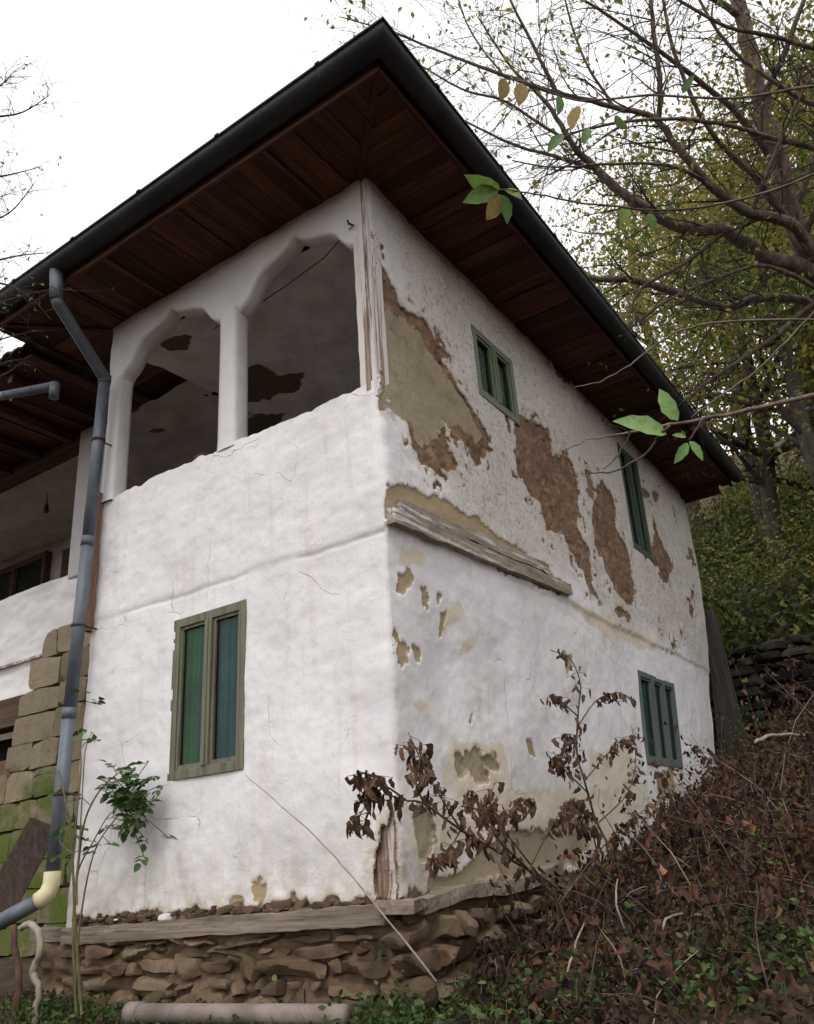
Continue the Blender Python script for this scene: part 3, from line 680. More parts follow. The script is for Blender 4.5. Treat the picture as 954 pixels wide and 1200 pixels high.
roof_plane((-W-ov, -ov, zr), (ov, -ov, zr), (rx, 1.6, rz), (rx, 1.6, rz), "roof")
roof_plane((ov, -ov, zr), (ov, 8.1+.34, zr), (rx, 1.6, rz), (rx, 6.6, rz), "roof", 22, 80)
roof_plane((ov, 8.1+.34, zr), (-W-ov, 8.1+.34, zr), (rx, 6.6, rz), (rx, 6.6, rz), "roof")
roof_plane((-W-ov, 8.1+.34, zr), (-W-ov, -ov, zr), (rx, 6.6, rz), (rx, 1.6, rz), "roof", 22, 60)

def eave_tiles(a, b, out):                     # row of tile ends over the gutter
    a = Vector(a); b = Vector(b); n = int((b-a).length/.17); t = (b-a).normalized(); o_ = Vector(out)
    for k in range(n):
        p = a+(b-a)*((k+.5)/n); w = .085*random.uniform(.92, 1.0); e = random.uniform(.02, .05); dz = random.uniform(-.008, .014); tl = random.uniform(-.006, .006)
        V = []
        for th in (0, .02):
            V += [p-t*w+o_*e+Vector((0, 0, dz+tl+th)), p+t*w+o_*(e+random.uniform(-.01, .01))+Vector((0, 0, dz-tl+th)), p+t*w-o_*.22+Vector((0, 0, .15+th)), p-t*w-o_*.22+Vector((0, 0, .15+th))]
        m = MB(); m.add(V, [(0, 3, 2, 1), (4, 5, 6, 7), (0, 1, 5, 4), (1, 2, 6, 5), (2, 3, 7, 6), (3, 0, 4, 7)]); part(m.build("roof_tile", M['roof'], house))
eave_tiles((X0, -go, ZT+.15), (go, -go, ZT+.15), (0, -1, 0)); eave_tiles((go, -go, ZT+.15), (go, Y1, ZT+.15), (1, 0, 0))
# ---- loggia and porch behind the arches
BY = 2.65; XL = -12.0; WY = .9
def mask_polys(polys, conv, U, V, jagscale=5):
    P = np.stack([U, V, U*0], -1); j = (fbm(P*jagscale, 71, 4, .6)-.5)*.16; f = np.full(U.shape, -1.)
    for q in polys: f = np.maximum(f, sdf_poly(U, V, conv(q)))
    return np.where(f > -.3, f+j, f)
CEIL_PX = [[(190,400),(203,385),(218,390),(216,404),(196,405)], [(150,470),(200,436),(203,450),(150,484)], [(282,428),(300,422),(325,438),(360,432),(352,455),(310,465),(282,475)], [(284,500),(300,485),(335,480),(325,498),(290,512)], [(170,508),(178,495),(200,500),(192,508)]]
def conv_ceiling(q): return [tuple(on(x, y, 2, 4.98)[:2]) for x, y in q]
nu, nv = 330, 100
for xa, xb, ya, mt_ in ((-W-.02, -.16, .19, 'inner'), (XL, -W-.02, WY+.04, 'inner_shaded')):
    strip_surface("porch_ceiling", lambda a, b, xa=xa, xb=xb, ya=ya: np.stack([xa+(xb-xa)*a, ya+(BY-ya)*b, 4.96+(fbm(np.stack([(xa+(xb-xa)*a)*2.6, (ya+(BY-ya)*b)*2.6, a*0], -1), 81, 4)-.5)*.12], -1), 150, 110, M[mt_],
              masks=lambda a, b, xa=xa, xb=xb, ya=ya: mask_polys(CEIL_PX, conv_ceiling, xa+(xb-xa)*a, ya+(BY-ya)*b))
for xa, xb, mt_ in ((-W-.02, -.16, 'inner'), (XL, -W-.02, 'inner_shaded')):
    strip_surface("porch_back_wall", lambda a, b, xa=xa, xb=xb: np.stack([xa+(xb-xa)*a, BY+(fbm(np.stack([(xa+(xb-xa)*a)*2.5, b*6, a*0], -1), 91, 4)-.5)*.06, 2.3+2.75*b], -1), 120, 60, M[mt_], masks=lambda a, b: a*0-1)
strip_surface("loggia_side_wall", lambda a, b: np.stack([-.15+(fbm(np.stack([a*6, b*6, a*0], -1), 95, 4)-.5)*.05, .15+(BY-.15)*a, 2.3+2.75*b], -1), 60, 60, M['inner'], masks=lambda a, b: a*0-1)
m = MB(); m.box(-W+.02, -.16, .03, BY, 2.3, 2.36); m.box(XL, -W+.02, WY+.06, BY, 2.3, 2.36); part(m.build("porch_floor", M['grey_wood'], house))
# hanging cross beam with bracket and pilaster inside the porch
b0 = on(243, 490, 1, 1.9); pz = float(b0[2])
m = MB(); m.box(b0[0]-.12, b0[0]+.06, 1.80, 2.0, 2.3, 4.72); part(m.build("inner_pilaster", M['white'], house, bevel=.02))
# electric cable and hook
hk = on(414, 264, 1, -.03)
m = MB(); m.tube([hk+np.array([-.04, 0, .03]), hk+np.array([-.015, -.05, .02]), hk+np.array([.0, -.05, -.02]), hk], .008, 6); part(m.build("wall_hook", M['bulb'], house))
pts = [hk]+[on(x, y, 1, yy) for x, y, yy in ((380, 302, .12), (345, 328, .25), (310, 352, .3), (281, 365, .32), (262, 378, .4), (225, 402, .6), (190, 425, .8))]
m = MB(); m.tube(pts, .0045, 5); part(m.build("cable", M['bulb'], house))

# ---- the wing to the left
def wing():
    strip_surface("wing_wall", lambda a, b: np.stack([-9+(6.1)*a, WY-(fbm(np.stack([a*20, b*8, a*0], -1), 101, 4)-.5)*.05, 2.06+1.2*b], -1), 160, 50, M['white'])
    m = MB(); m.box(-9, -2.98, WY+.03, WY+.2, 3.0, 3.25); part(m.build("parapet_top", M['grey_wood'], house))
    m = MB(); m.box(-9, -4.9, WY-.04, WY+.05, 2.43, 2.455); part(m.build("string_board", M['grey_wood'], house))
    m = MB(); m.box(-9, -5.28, WY-.02, WY+.2, 1.78, 2.08); part(m.build("lintel", M['lintel_wood'], house))
    m = MB(); m.box(-9, -5.2, WY+.5, WY+.55, -.6, 1.8); part(m.build("cellar_wall", M['dark'], house))
    m = MB(); m.box(-9, -5.3, WY+.02, WY+.2, -.7, 1.45); part(m.build("cellar_parapet", M['rubble'], house))
    # pier between porch and front block
    m = MB(); m.box(-4.72, -4.2, WY-.02, WY+.2, 3.2, 4.98); part(m.build("porch_pier", M['white_shaded'], house, bevel=.02))
    m = MB(); m.box(-9, -4.21, WY+.0, WY+.2, 4.86, 4.99); part(m.build("porch_lintel", M['lintel_wood'], house, bevel=.02))
    # deep dark eave
    x = -9.0
    while x < -W-.02:
        w = random.uniform(.15, .2); z = 5.0+random.uniform(0, .03)
        y1 = -.3+random.uniform(-.03, .03) if x < X0-.2 else WY
        if y1 < WY:
            m = MB(); m.box(x+.004, x+w-.004, y1, WY+.1, z, z+.022); part(m.build("soffit_board", M['soffit'], house))
        else:
            m = MB(); m.box(x+.004, min(x+w, -W)-.004, 1.2, WY+1.2, z, z+.022); part(m.build("soffit_board", M['soffit'], house))
        x += w
    for xx in np.arange(-8.6, -3.7, .62): bar((xx, -.25, 4.96), (xx, WY, 4.94), .08, .09, M['soffit'], "rafter")
    x = -9.0
    while x < X0-.1:                            # ragged row of eave tiles
        w = random.uniform(.15, .19); yy = -.36+random.uniform(-.05, .05); dz = random.uniform(-.02, .03)
        m = MB(); N = 5; V = []
        for j in (0, 1):
            for i in range(N+1):
                a = math.pi*i/N; V.append((x+w/2-math.cos(a)*w*.52, yy+j*.4, 5.09+dz+math.sin(a)*.05+j*.24))
        V += [(p[0], p[1], p[2]-.018) for p in V]; q = 2*(N+1)
        F = [(i, i+1, N+1+i+1, N+1+i) for i in range(N)]+[(q+i, q+N+1+i, q+N+1+i+1, q+i+1) for i in range(N)]+[(i, q+i, q+i+1, i+1) for i in range(N)]
        m.add(V, F); part(m.build("roof_tile", M['roof'], house)); x += w
    roof_plane((-9, -.2, 5.16), (X0, -.2, 5.16), (-9, 4, 7.2), (X0, 4, 7.2), "roof", 20, 40)
    roof_plane((X0, 8.3, 5.16), (-9, 8.3, 5.16), (X0, 4, 7.2), (-9, 4, 7.2), "roof", 20, 40)
    # broken end of a gutter and its outlet
    p0 = on(-60, 470, 1, -.38); p1 = on(66, 452, 1, -.38)
    m = MB(); m.tube([p0, (p0+p1)/2+np.array([0, 0, -.03]), p1], [.04, .042, .045], 10); part(m.build("wing_gutter", M['zinc'], house, True))
    m = MB(); m.tube([p1+np.array([-.02, 0, .03]), p1+np.array([-.02, 0, -.12])], .045, 12); part(m.build("gutter_outlet", M['zinc'], house, True))
    bl_ = on(55, 590, 1, 1.6)
    m = MB(); m.tube([bl_+np.array([0, 0, .35]), bl_], .006, 5); m.tube([bl_, bl_-np.array([0, 0, .06]), bl_-np.array([0, 0, .11]), bl_-np.array([0, 0, .14])], [.018, .03, .035, .012], 10)
    part(m.build("hanging_bulb", M['bulb'], house, True))
    def fr(a, n, z): return (a, BY-.03-n, z)
    def frn(a, n, z): return (a, BY-.075-n, z)
    window(frn, -10.2, -7.85, 3.5, 4.80, M['lintel_wood'], 3, .07, [], "porch_window", .03)
    m = MB(); m.box(-10.15, -7.9, BY-.055, BY-.045, 3.55, 4.75); part(m.build("dark_backing", M['dark'], house))  # near-black sheet behind the panes in place of the unlit room
    m = MB(); m.box(-7.5, -6.95, BY-.06, BY-.02, 2.4, 4.72); part(m.build("porch_door", M['lintel_wood'], house))
    # mossy corner blocks of the wing
    z = 2.66; row = 0
    def stone_block(x0, x1, z0, z1, y0, y1, mat, nm, seed, amp=.012):
        return part(stone(nm, ((x0+x1)/2, (y0+y1)/2, (z0+z1)/2), (x1-x0, y1-y0, z1-z0), mat, seed, .0, amp*.55, chop=(.84, 1.0)))
    edges = [-4.93, -5.12, -5.25, -5.32, -5.4, -5.6, -5.8, -6.0, -6.1, -6.2, -6.2, -6.2, -6.2]
    while z > -.6 and row < 12:
        h = random.uniform(.235, .30); z0 = z-h; x = -3.2; e = edges[min(row, len(edges)-1)]; q = 0
        while x > e+.05:
            w = random.uniform(.34, .6); x0 = max(x-w, e)
            if x0-e < .2: x0 = e
            if x0 < -4.1: stone_block(x0+.004, x-.004, z0+.004, z-.003, WY-.07-random.uniform(0, .02), WY+.25, M['quoin'], "corner_block", row*10+q)
            x = x0; q += 1
        z = z0; row += 1
    m = MB(); m.box(-9, -3.0, WY+.0, WY+.24, -.7, 2.05); 
def stone(name, c, size, mat, seed, round_=.3, amp=.02, parent=house, cuts=5, rot=0, chop=(.50, .80)):
    # rounded, roughened block
    g_ = np.linspace(-1, 1, cuts+1); V = {}; F = []
    def vid(p):
        k = tuple(np.round(p, 4)); return V.setdefault(k, len(V))
    for ax in range(3):
        for s in (-1, 1):
            for i in range(cuts):
                for j in range(cuts):
                    q = []
                    for a, b in ((i, j), (i+1, j), (i+1, j+1), (i, j+1)):
                        p = [0, 0, 0]; p[ax] = s; p[(ax+1) % 3] = g_[a]; p[(ax+2) % 3] = g_[b]; q.append(vid(p))
                    F.append(q if s > 0 else q[::-1])
    P = np.array(list(V.keys())); n = P/np.linalg.norm(P, axis=1, keepdims=True)
    P = P*(1-round_)+n*round_*1.12
    rs = np.random.default_rng(seed+1)
    for _ in range(14):                      # knock corners off with random planes
        q = rs.normal(size=3); q /= np.linalg.norm(q); ext = np.abs(q).sum(); dd = ext*rs.uniform(*chop)
        P = P - np.clip(P@q-dd, 0, None)[:, None]*q
    P = P*np.array(size)/2
    P += (np.stack([fbm(P*7+seed*3.1, seed+j, 3) for j in range(3)], -1)-.5)*amp*4
    if rot:
        c_, s_ = math.cos(rot), math.sin(rot); P = np.stack([P[:, 0]*c_-P[:, 2]*s_, P[:, 1], P[:, 0]*s_+P[:, 2]*c_], -1)
    me = mesh_np(name, P+np.array(c), np.array(F), True); me.set_sharp_from_angle(angle=R(24))
    return obj(name, me, mat, parent)
wing()

# ---- foundation of field stones
def core_front(a, b):
    x = -3.3+3.25*a; z = -1.1+1.02*b; n = fbm(np.stack([x*5, z*8, x*0], -1), 111, 5, .6); return np.stack([x, .012-(n-.5)*.2, z], -1)
def core_side(a, b):
    y = .02+7.2*a; z = -1.1+1.08*b; n = fbm(np.stack([y*5, z*8, y*0], -1), 112, 5, .6); return np.stack([-.02+(n-.5)*.2, y, z], -1)
strip_surface("foundation_mortar", core_front, 160, 50, M['rubble']); strip_surface("foundation_mortar", core_side, 240, 50, M['rubble'])
def foundation():
    # front, irregular flat courses
    k = 0; z = -.135
    for row, h in enumerate((.055, .07, .11, .08, .12, .10, .10)):
        x = -2.98 if row else -2.9
        while x < -.02:
            w = random.choice((random.uniform(.1, .22), random.uniform(.25, .6))); hh = h*random.uniform(.8, 1.25); x1 = min(x+w, .02)
            if x1-x > .06:
                part(stone("foundation_stone", ((x+x1)/2, .065+random.uniform(-.035, .03), z-h/2+random.uniform(-.012, .012)), (x1-x-.006, .2, hh), M['stone'], 200+k, .1, .016, rot=random.uniform(-.08, .08)))
            x = x1; k += 1
        z -= h
    # gable side, rounder boulders
    y = -.05; z = -.1
    for row, h in enumerate((.12, .14, .17, .2)):
        y = -.1
        while y < 2.6:
            w = random.uniform(.14, .36); xo = -.02+random.uniform(-.03, .05)+row*.02
            o = stone("foundation_stone", (xo, y+w/2, z-h/2+.05*(y/2)), (.24, w-.006, h*random.uniform(.8, 1.05)), M['stone'], 400+k, .3, .02); part(o); y += w; k += 1
        z -= h
foundation()
# crumbled plaster along the sill
for k in range(120):
    x = random.uniform(-2.85, -.08); s = random.choice((random.uniform(.015, .035), random.uniform(.03, .07)))
    part(stone("plaster_crumb", (x, -.012, -.018+.03*(x+2.9)/2.9+random.uniform(-.02, .02)), (s*random.uniform(1, 2), s*1.1, s*.75), M['rubble'] if random.random() < .97 else M['white'], 600+k, .2, .012, cuts=3))

# ---- downpipe
def downpipe():
    A = on(66, 318, 1, -go); B = on(66, 352, 1, -go+.01); Cc = on(123, 444, 1, -.16); D = on(61, 1030, 1, -.16); E_ = on(52, 1052, 1, -.22); Fp = on(-10, 1086, 1, -.42)
    root = bpy.data.objects.new("downpipe", None); link(root, house); root.matrix_parent_inverse = Matrix.Translation(-HOFF); root.location = D; off = Matrix.Translation(-Vector(D))
    def sub(m, nm, mt): o = m.build(nm, mt, root, True); o.matrix_parent_inverse = off; return o
    r = .052
    m = MB(); m.tube([A, B], r*1.08, 16); sub(m, "outlet", M['zinc'])
    m = MB(); m.tube([B+np.array([0, 0, .02]), B+(Cc-B)*.04, B+(Cc-B)*.96, Cc], r, 16); sub(m, "pipe_section", M['zinc'])
    dn = (D-Cc)
    for a, b in ((0, .38), (.38, .72), (.72, 1.0)):
        m = MB(); m.tube([Cc+dn*a, Cc+dn*(b)], [r*1.0, r*.97], 16); sub(m, "pipe_section", M['zinc'])
    for a in (.0, .375, .715):
        m = MB(); m.tube([Cc+dn*(a+.0)+np.array([0, 0, .03]), Cc+dn*(a+.012)], r*1.09, 16); sub(m, "pipe_joint", M['zinc'])
    for a in (.15, .55, .86):
        p = Cc+dn*a; m = MB(); m.tube([p+np.array([0, 0, .012]), p-np.array([0, 0, .012])], r*1.14, 16); m.tube([p+np.array([0, r, 0]), p+np.array([0, .2, 0])], .008, 6); sub(m, "bracket", M['rust'])
    m = MB(); dv = Fp-E_
    m.tube([D+np.array([0, 0, .05]), D-np.array([0, 0, .03]), (D+E_)/2*1.0+np.array([0, 0, -.03]), E_+dv*.08, E_+dv*.14], r*1.16, 16); sub(m, "elbow", M['cream_pvc'])
    m = MB(); m.tube([E_+dv*.1, Fp], r*1.05, 16); sub(m, "spout", M['zinc'])
downpipe()

# ------------------------------------------------------------------ vegetation helpers
def unit(v): return v/np.maximum(np.linalg.norm(v, axis=-1, keepdims=True), 1e-9)
def leaf_cloud(name, C, size, mat, parent=None, T=None, tone=None, aspect=.5, fold=.25, curl=.15, fine=False):
    C = np.asarray(C, float); n = len(C); size = np.broadcast_to(np.asarray(size, float), (n,))[:, None]
    T = unit(rng.normal(size=(n, 3))) if T is None else unit(np.asarray(T, float)+rng.normal(size=(n, 3))*.25)
    S = unit(np.cross(T, rng.normal(size=(n, 3)))); N = np.cross(T, S); w = aspect*size/2
    tone = rng.random(n) if tone is None else tone
    if not fine:
        b = C; tip = C+T*size-N*curl*size; l = C+T*size*.45+S*w+N*fold*w; r = C+T*size*.45-S*w+N*fold*w
        V = np.stack([b, l, tip, r], 1).reshape(-1, 3); I = np.arange(n)[:, None]*4; F = np.concatenate([I+[0, 3, 2], I+[0, 2, 1]], 0); kv = 4
    else:
        j = lambda: rng.uniform(.6, 1.25, (n, 1)); cu = curl*rng.uniform(.2, 2, (n, 1)); tw = rng.normal(size=(n, 1))*.35
        m1 = C+T*size*.33-N*cu*size*.10; m2 = C+T*size*.70-N*cu*size*.5; tip = C+T*size*.98-N*cu*size*1.1+S*tw*size*.3
        l1 = m1+S*w*.85*j()+N*fold*w*j(); r1 = m1-S*w*.85*j()+N*fold*w*j(); l2 = m2+S*w*.75*j()+N*(fold+tw)*w*j(); r2 = m2-S*w*.75*j()+N*(fold-tw)*w*j()
        V = np.stack([C, l1, m1, r1, l2, m2, r2, tip], 1).reshape(-1, 3); I = np.arange(n)[:, None]*8; kv = 8
        F = np.concatenate([I+f for f in ([0, 2, 1], [0, 3, 2], [1, 2, 5], [1, 5, 4], [2, 3, 6], [2, 6, 5], [4, 5, 7], [5, 6, 7])], 0)
    me = mesh_np(name, V, F, fine)
    attr(me, "tone", np.repeat(tone, kv)); return obj(name, me, mat, parent)
def single_leaf_mesh(name, aspect=.5, fold=.2, curl=.12, serr=.0, wilt=0.0):
    # leaf of length 1 along +X, midrib folded
    N = 7; V = []; F = []
    for i in range(N+1):
        t = i/N; w = aspect/2*(math.sin(math.pi*t**.85))**.8*(1+serr*((i % 2)*2-1)) if 0 < i < N else 0
        z = -curl*t*t+wilt*.10*math.sin(t*9); ww = w*(1-wilt*.55)
        V += [(t, ww, z+fold*w*(1+wilt*2.5)), (t, 0, z), (t, -ww, z+fold*w*(1+wilt*1.6)+wilt*.05*math.sin(t*13))]
    for i in range(N): F += [(3*i, 3*i+1, 3*i+4, 3*i+3), (3*i+1, 3*i+2, 3*i+5, 3*i+4)]
    return mesh_from(name, V, F, True)
def place_leaf(me, mat, base, tip, parent, roll=0.0, name="leaf"):
    base = Vector(base); d = Vector(tip)-base; L = d.length
    o = bpy.data.objects.new(name, me)
    if not me.materials: me.materials.append(mat)
    link(o, parent)
    q = d.to_track_quat('X', 'Z'); mw = Matrix.Translation(base) @ q.to_matrix().to_4x4() @ Matrix.Rotation(roll, 4, 'X') @ Matrix.Scale(L, 4)
    o.matrix_parent_inverse = Matrix.Translation(-parent.location) if parent else Matrix()
    o.matrix_basis = mw; return o
def under(o, root):
    o.parent = root; o.matrix_parent_inverse = Matrix.Translation(-root.location); return o
def grow(mb, p, d, L, r, level, tips, rnd, wander=.18, droop=0., kids=(5, 5, 4), shrink=.55, sides=(7, 5, 4, 3)):
    n = 6 if level < 2 else 4; pts = [Vector(p)]; rad = [r]; d = Vector(d).normalized()
    for i in range(n):
        d = (d+Vector((rnd.gauss(0, wander), rnd.gauss(0, wander), rnd.gauss(0, wander)-droop))).normalized()
        pts.append(pts[-1]+d*L/n); rad.append(r*(1-.75*(i+1)/n))
    mb.tube(pts, rad, sides[min(level, len(sides)-1)], False)
    if level >= len(kids): tips.append((pts[-1], d)); tips.append((pts[-2], d)); return
    for k in range(kids[level]):
        t = rnd.uniform(.2, 1); i = min(int(t*n), n-1); q = pts[i].lerp(pts[i+1], t*n-i)
        dd = (pts[i+1]-pts[i]).normalized(); a = Vector((rnd.gauss(0, 1), rnd.gauss(0, 1), rnd.gauss(0, 1))); a = (a-dd*a.dot(dd)).normalized()
        grow(mb, q, dd*.65+a*rnd.uniform(.5, 1.0), L*shrink*rnd.uniform(.6, 1.15)*(1.15-.5*t), max(rad[i]*.55, .0022), level+1, tips, rnd, wander, droop, kids, shrink, sides)
def smooth_path(pts, rad, sub=5):
    pts = np.array(pts, float); n = len(pts); out = []; rr = []
    for i in range(n-1):
        p0, p1, p2, p3 = pts[max(i-1, 0)], pts[i], pts[i+1], pts[min(i+2, n-1)]
        for k in range(sub):
            t = k/sub; out.append(.5*((2*p1)+(-p0+p2)*t+(2*p0-5*p1+4*p2-p3)*t*t+(-p0+3*p1-3*p2+p3)*t**3)); rr.append(rad[i]+(rad[i+1]-rad[i])*t)
    out.append(pts[-1]); rr.append(rad[-1]); return out, rr

# ------------------------------------------------------------------ dry stone wall behind the house
dsw = empty("dry_stone_wall", (1.5, 9.5, 1.3)); tag(dsw, "low dark dry stone retaining wall at the foot of the wooded slope", "wall")
z = 1.05; row = 0; k = 0
while z < 2.85:
    h = random.uniform(.13, .2); x = -.9+random.uniform(0, .2)
    while x < 3.6:
        w = random.uniform(.22, .55)
        o = stone("stone", (x+w/2, 9.42+random.uniform(-.05, .05), z+h/2+random.uniform(-.01, .01)), (w-.02, .35, h-.015), M['dark_stone'], 900+k, .1, .014, dsw, 3); under(o, dsw)
        x += w; k += 1
    z += h
# slanting board against the far corner
lb = MB(); a = on(826, 716, 1, 8.0); b = on(872, 905, 1, 8.0); t_ = b-a
V = [a+np.array([0, .0, 0]), a+np.array([.12, .03, 0]), a+np.array([.12, .08, 0]), a+np.array([0, .06, 0])]; V2 = [p+t_+np.array([0, .05, 0]) for p in V]
V2 = [V2[0]-np.array([.32, 0, 0]), V2[1], V2[2], V2[3]-np.array([.32, 0, 0])]
lb.add(V+V2, [(0, 3, 2, 1), (4, 5, 6, 7), (0, 1, 5, 4), (1, 2, 6, 5), (2, 3, 7, 6), (3, 0, 4, 7)])
o = lb.build("leaning_board", make_wood("grey_board_wood", (.05, .043, .038), (.10, .088, .078), .8, 'z', .9)); tag(o, "dark grey weathered board leaning on the far corner of the house", "board")

# ------------------------------------------------------------------ background trees on the slope
def crown_tree(x, y, H, spread, nl, leaf, seed, label, tones, mat='leaf_bg', lean=0):
    rnd = random.Random(seed); z = float(height(np.array([x]), np.array([y]))[0]); root = empty("slope_tree", (x, y, z))
    tag(root, label, "tree", "trees on the slope behind the house")
    mb = MB(); tips = []; base = Vector((x, y, z-.2)); top = Vector((x+rnd.uniform(-.8, .8)+lean, y+rnd.uniform(-.6, .6), z+H*.72)); pts = []; rad = []
    r0__ = .05+H*.012
    for i in range(9):
        t = i/8; pts.append(base.lerp(top, t)+Vector((rnd.gauss(0, .1), rnd.gauss(0, .1), 0))*(t*(1.2-t)*2)); rad.append(r0__*(1-.75*t))
    mb.tube(pts, rad, 8, False)
    for k in range(17):
        t = rnd.uniform(.22, 1); i = min(int(t*8), 7); q = pts[i].lerp(pts[i+1], t*8-i); a = rnd.uniform(0, 6.283)
        grow(mb, q, (math.cos(a), math.sin(a), rnd.uniform(.15, .9)), spread*rnd.uniform(.6, 1.1)*(1.2-.5*t), rad[i]*.45, 1, tips, rnd, .2, 0., (0, 5, 3), .6, (6, 4, 3, 3))
    under(mb.build("trunk", M['bark_dark'], None, True), root)
    tp = np.array([tuple(t[0]) for t in tips]); idx = rng.integers(0, len(tp), nl)
    nl = int(nl*.85); leaf *= 1.15; idx = rng.integers(0, len(tp), nl); C = tp[idx]+rng.normal(size=(nl, 3))*spread*.17; clump = (vnoise(C*.9, seed)-.5)*.9
    o = leaf_cloud("crown", C, rng.uniform(.6, 1.2, nl)*leaf, M[mat], None, T=np.stack([rng.normal(size=nl), rng.normal(size=nl), rng.normal(size=nl)-.5], -1), tone=np.clip(tones[0]+clump+rng.normal(size=nl)*tones[1], 0, 1), aspect=.55)
    under(o, root)
TREES = [
 (1.6, 12.5, 13.9, 3.37, 8208, 0.143, "slender green tree right behind the eave corner of the house", .40),
 (4.6, 13, 15.8, 3.65, 9576, 0.143, "leafy green tree above the stone wall", .45),
 (3, 16.5, 17.6, 4.08, 10032, 0.156, "yellowing tree higher up the slope behind the eave", .70),
 (-0.2, 17, 16.7, 3.80, 8664, 0.156, "pale green tree half hidden behind the roof edge", .55),
 (6.4, 17.5, 19.4, 4.21, 10032, 0.156, "tall yellow-green tree near the right edge up the slope", .60),
 (8, 14, 16.7, 3.65, 7752, 0.156, "bushy green tree at the right edge beyond the stone wall", .42),
 (1.2, 21.5, 18.5, 4.21, 8664, 0.169, "distant olive tree low behind the gable eave", .55),
 (4.8, 22.5, 20.4, 4.49, 9120, 0.169, "distant tall tree between the two yellow ones", .65),
 (8.8, 21, 20.4, 4.49, 8208, 0.169, "distant thin tree far right on the hill", .50),
 (-3, 22.5, 20.4, 4.21, 6840, 0.169, "distant tree peeping over the sloping roof edge", .6),
 (2.2, 14.6, 15.5, 3.6, 5200, .13, "tall airy yellow tree rising over the middle of the sloping eave", .75),
 (5.8, 15.2, 17.0, 3.8, 5200, .13, "tallest yellow-green tree behind the grey limbs at the right", .66),
 (.3, 14.2, 13.5, 3.2, 4500, .13, "airy light green tree just over the eave behind the upper side window", .6)]
for i, (x, y, H, sp, nl, lf, lab, tn) in enumerate(TREES): crown_tree(x, y, H, sp, nl, lf, 50+i, lab, (tn, .17))

# undergrowth of the slope (uncountable)
def hill_shrubs():
    nc = 2300; cx = rng.uniform(-3, 12, nc); cy = 9.9+rng.random(nc)**1.2*21; cz = height(cx, cy); per = 46
    rad = rng.uniform(.3, .95, nc); C = np.repeat(np.stack([cx, cy, cz+rad*.75], -1), per, 0)+rng.normal(size=(nc*per, 3))*np.repeat(rad, per)[:, None]*[.55, .55, .6]
    tone = np.clip(np.repeat(rng.beta(1.6, 2.0, nc), per)+rng.normal(size=nc*per)*.12, 0, 1)
    o = leaf_cloud("hillside_undergrowth", C, rng.uniform(.10, .20, nc*per), M['leaf_hill'], tone=tone, aspect=.5)
    tag(o, "dense dark green undergrowth covering the slope behind the stone wall", "undergrowth", kind="stuff")
hill_shrubs()
def bush(x, y, s, n, seed, label):
    z = float(height(np.array([x]), np.array([y]))[0]); root = empty("slope_bush", (x, y, z)); tag(root, label, "bush", "bushes on the slope")
    mb = MB(); tips = []; rnd = random.Random(seed)
    for k in range(7):
        a = rnd.uniform(0, 6.283); grow(mb, (x+rnd.gauss(0, .05), y+rnd.gauss(0, .05), z-.05), (math.cos(a)*.6, math.sin(a)*.6, 1), s*rnd.uniform(.8, 1.3), .02, 1, tips, rnd, .2, .03, (0, 5, 3), .6, (5, 4, 3, 3))
    under(mb.build("stems", M['bark_dark'], None, True), root)
    tp = np.array([tuple(t[0]) for t in tips]); C = tp[rng.integers(0, len(tp), n)]+rng.normal(size=(n, 3))*s*.1
    under(leaf_cloud("foliage", C, rng.uniform(.06, .12, n), M['leaf_hill'], tone=np.clip(.55+(vnoise(C*1.4, seed)-.5)*.8+rng.normal(size=n)*.12, 0, 1)), root)
bush(.55, 10.6, 1.9, 1700, 301, "yellow-green bush right beside the far eave end")
bush(1.9, 11.2, 2.1, 1900, 302, "broad green bush over the middle of the stone wall")
bush(3.3, 10.4, 1.7, 1500, 303, "green bush at the right end of the stone wall")
bush(2.6, 13.2, 2.3, 1700, 304, "tall dull green bush higher up behind the stone wall")

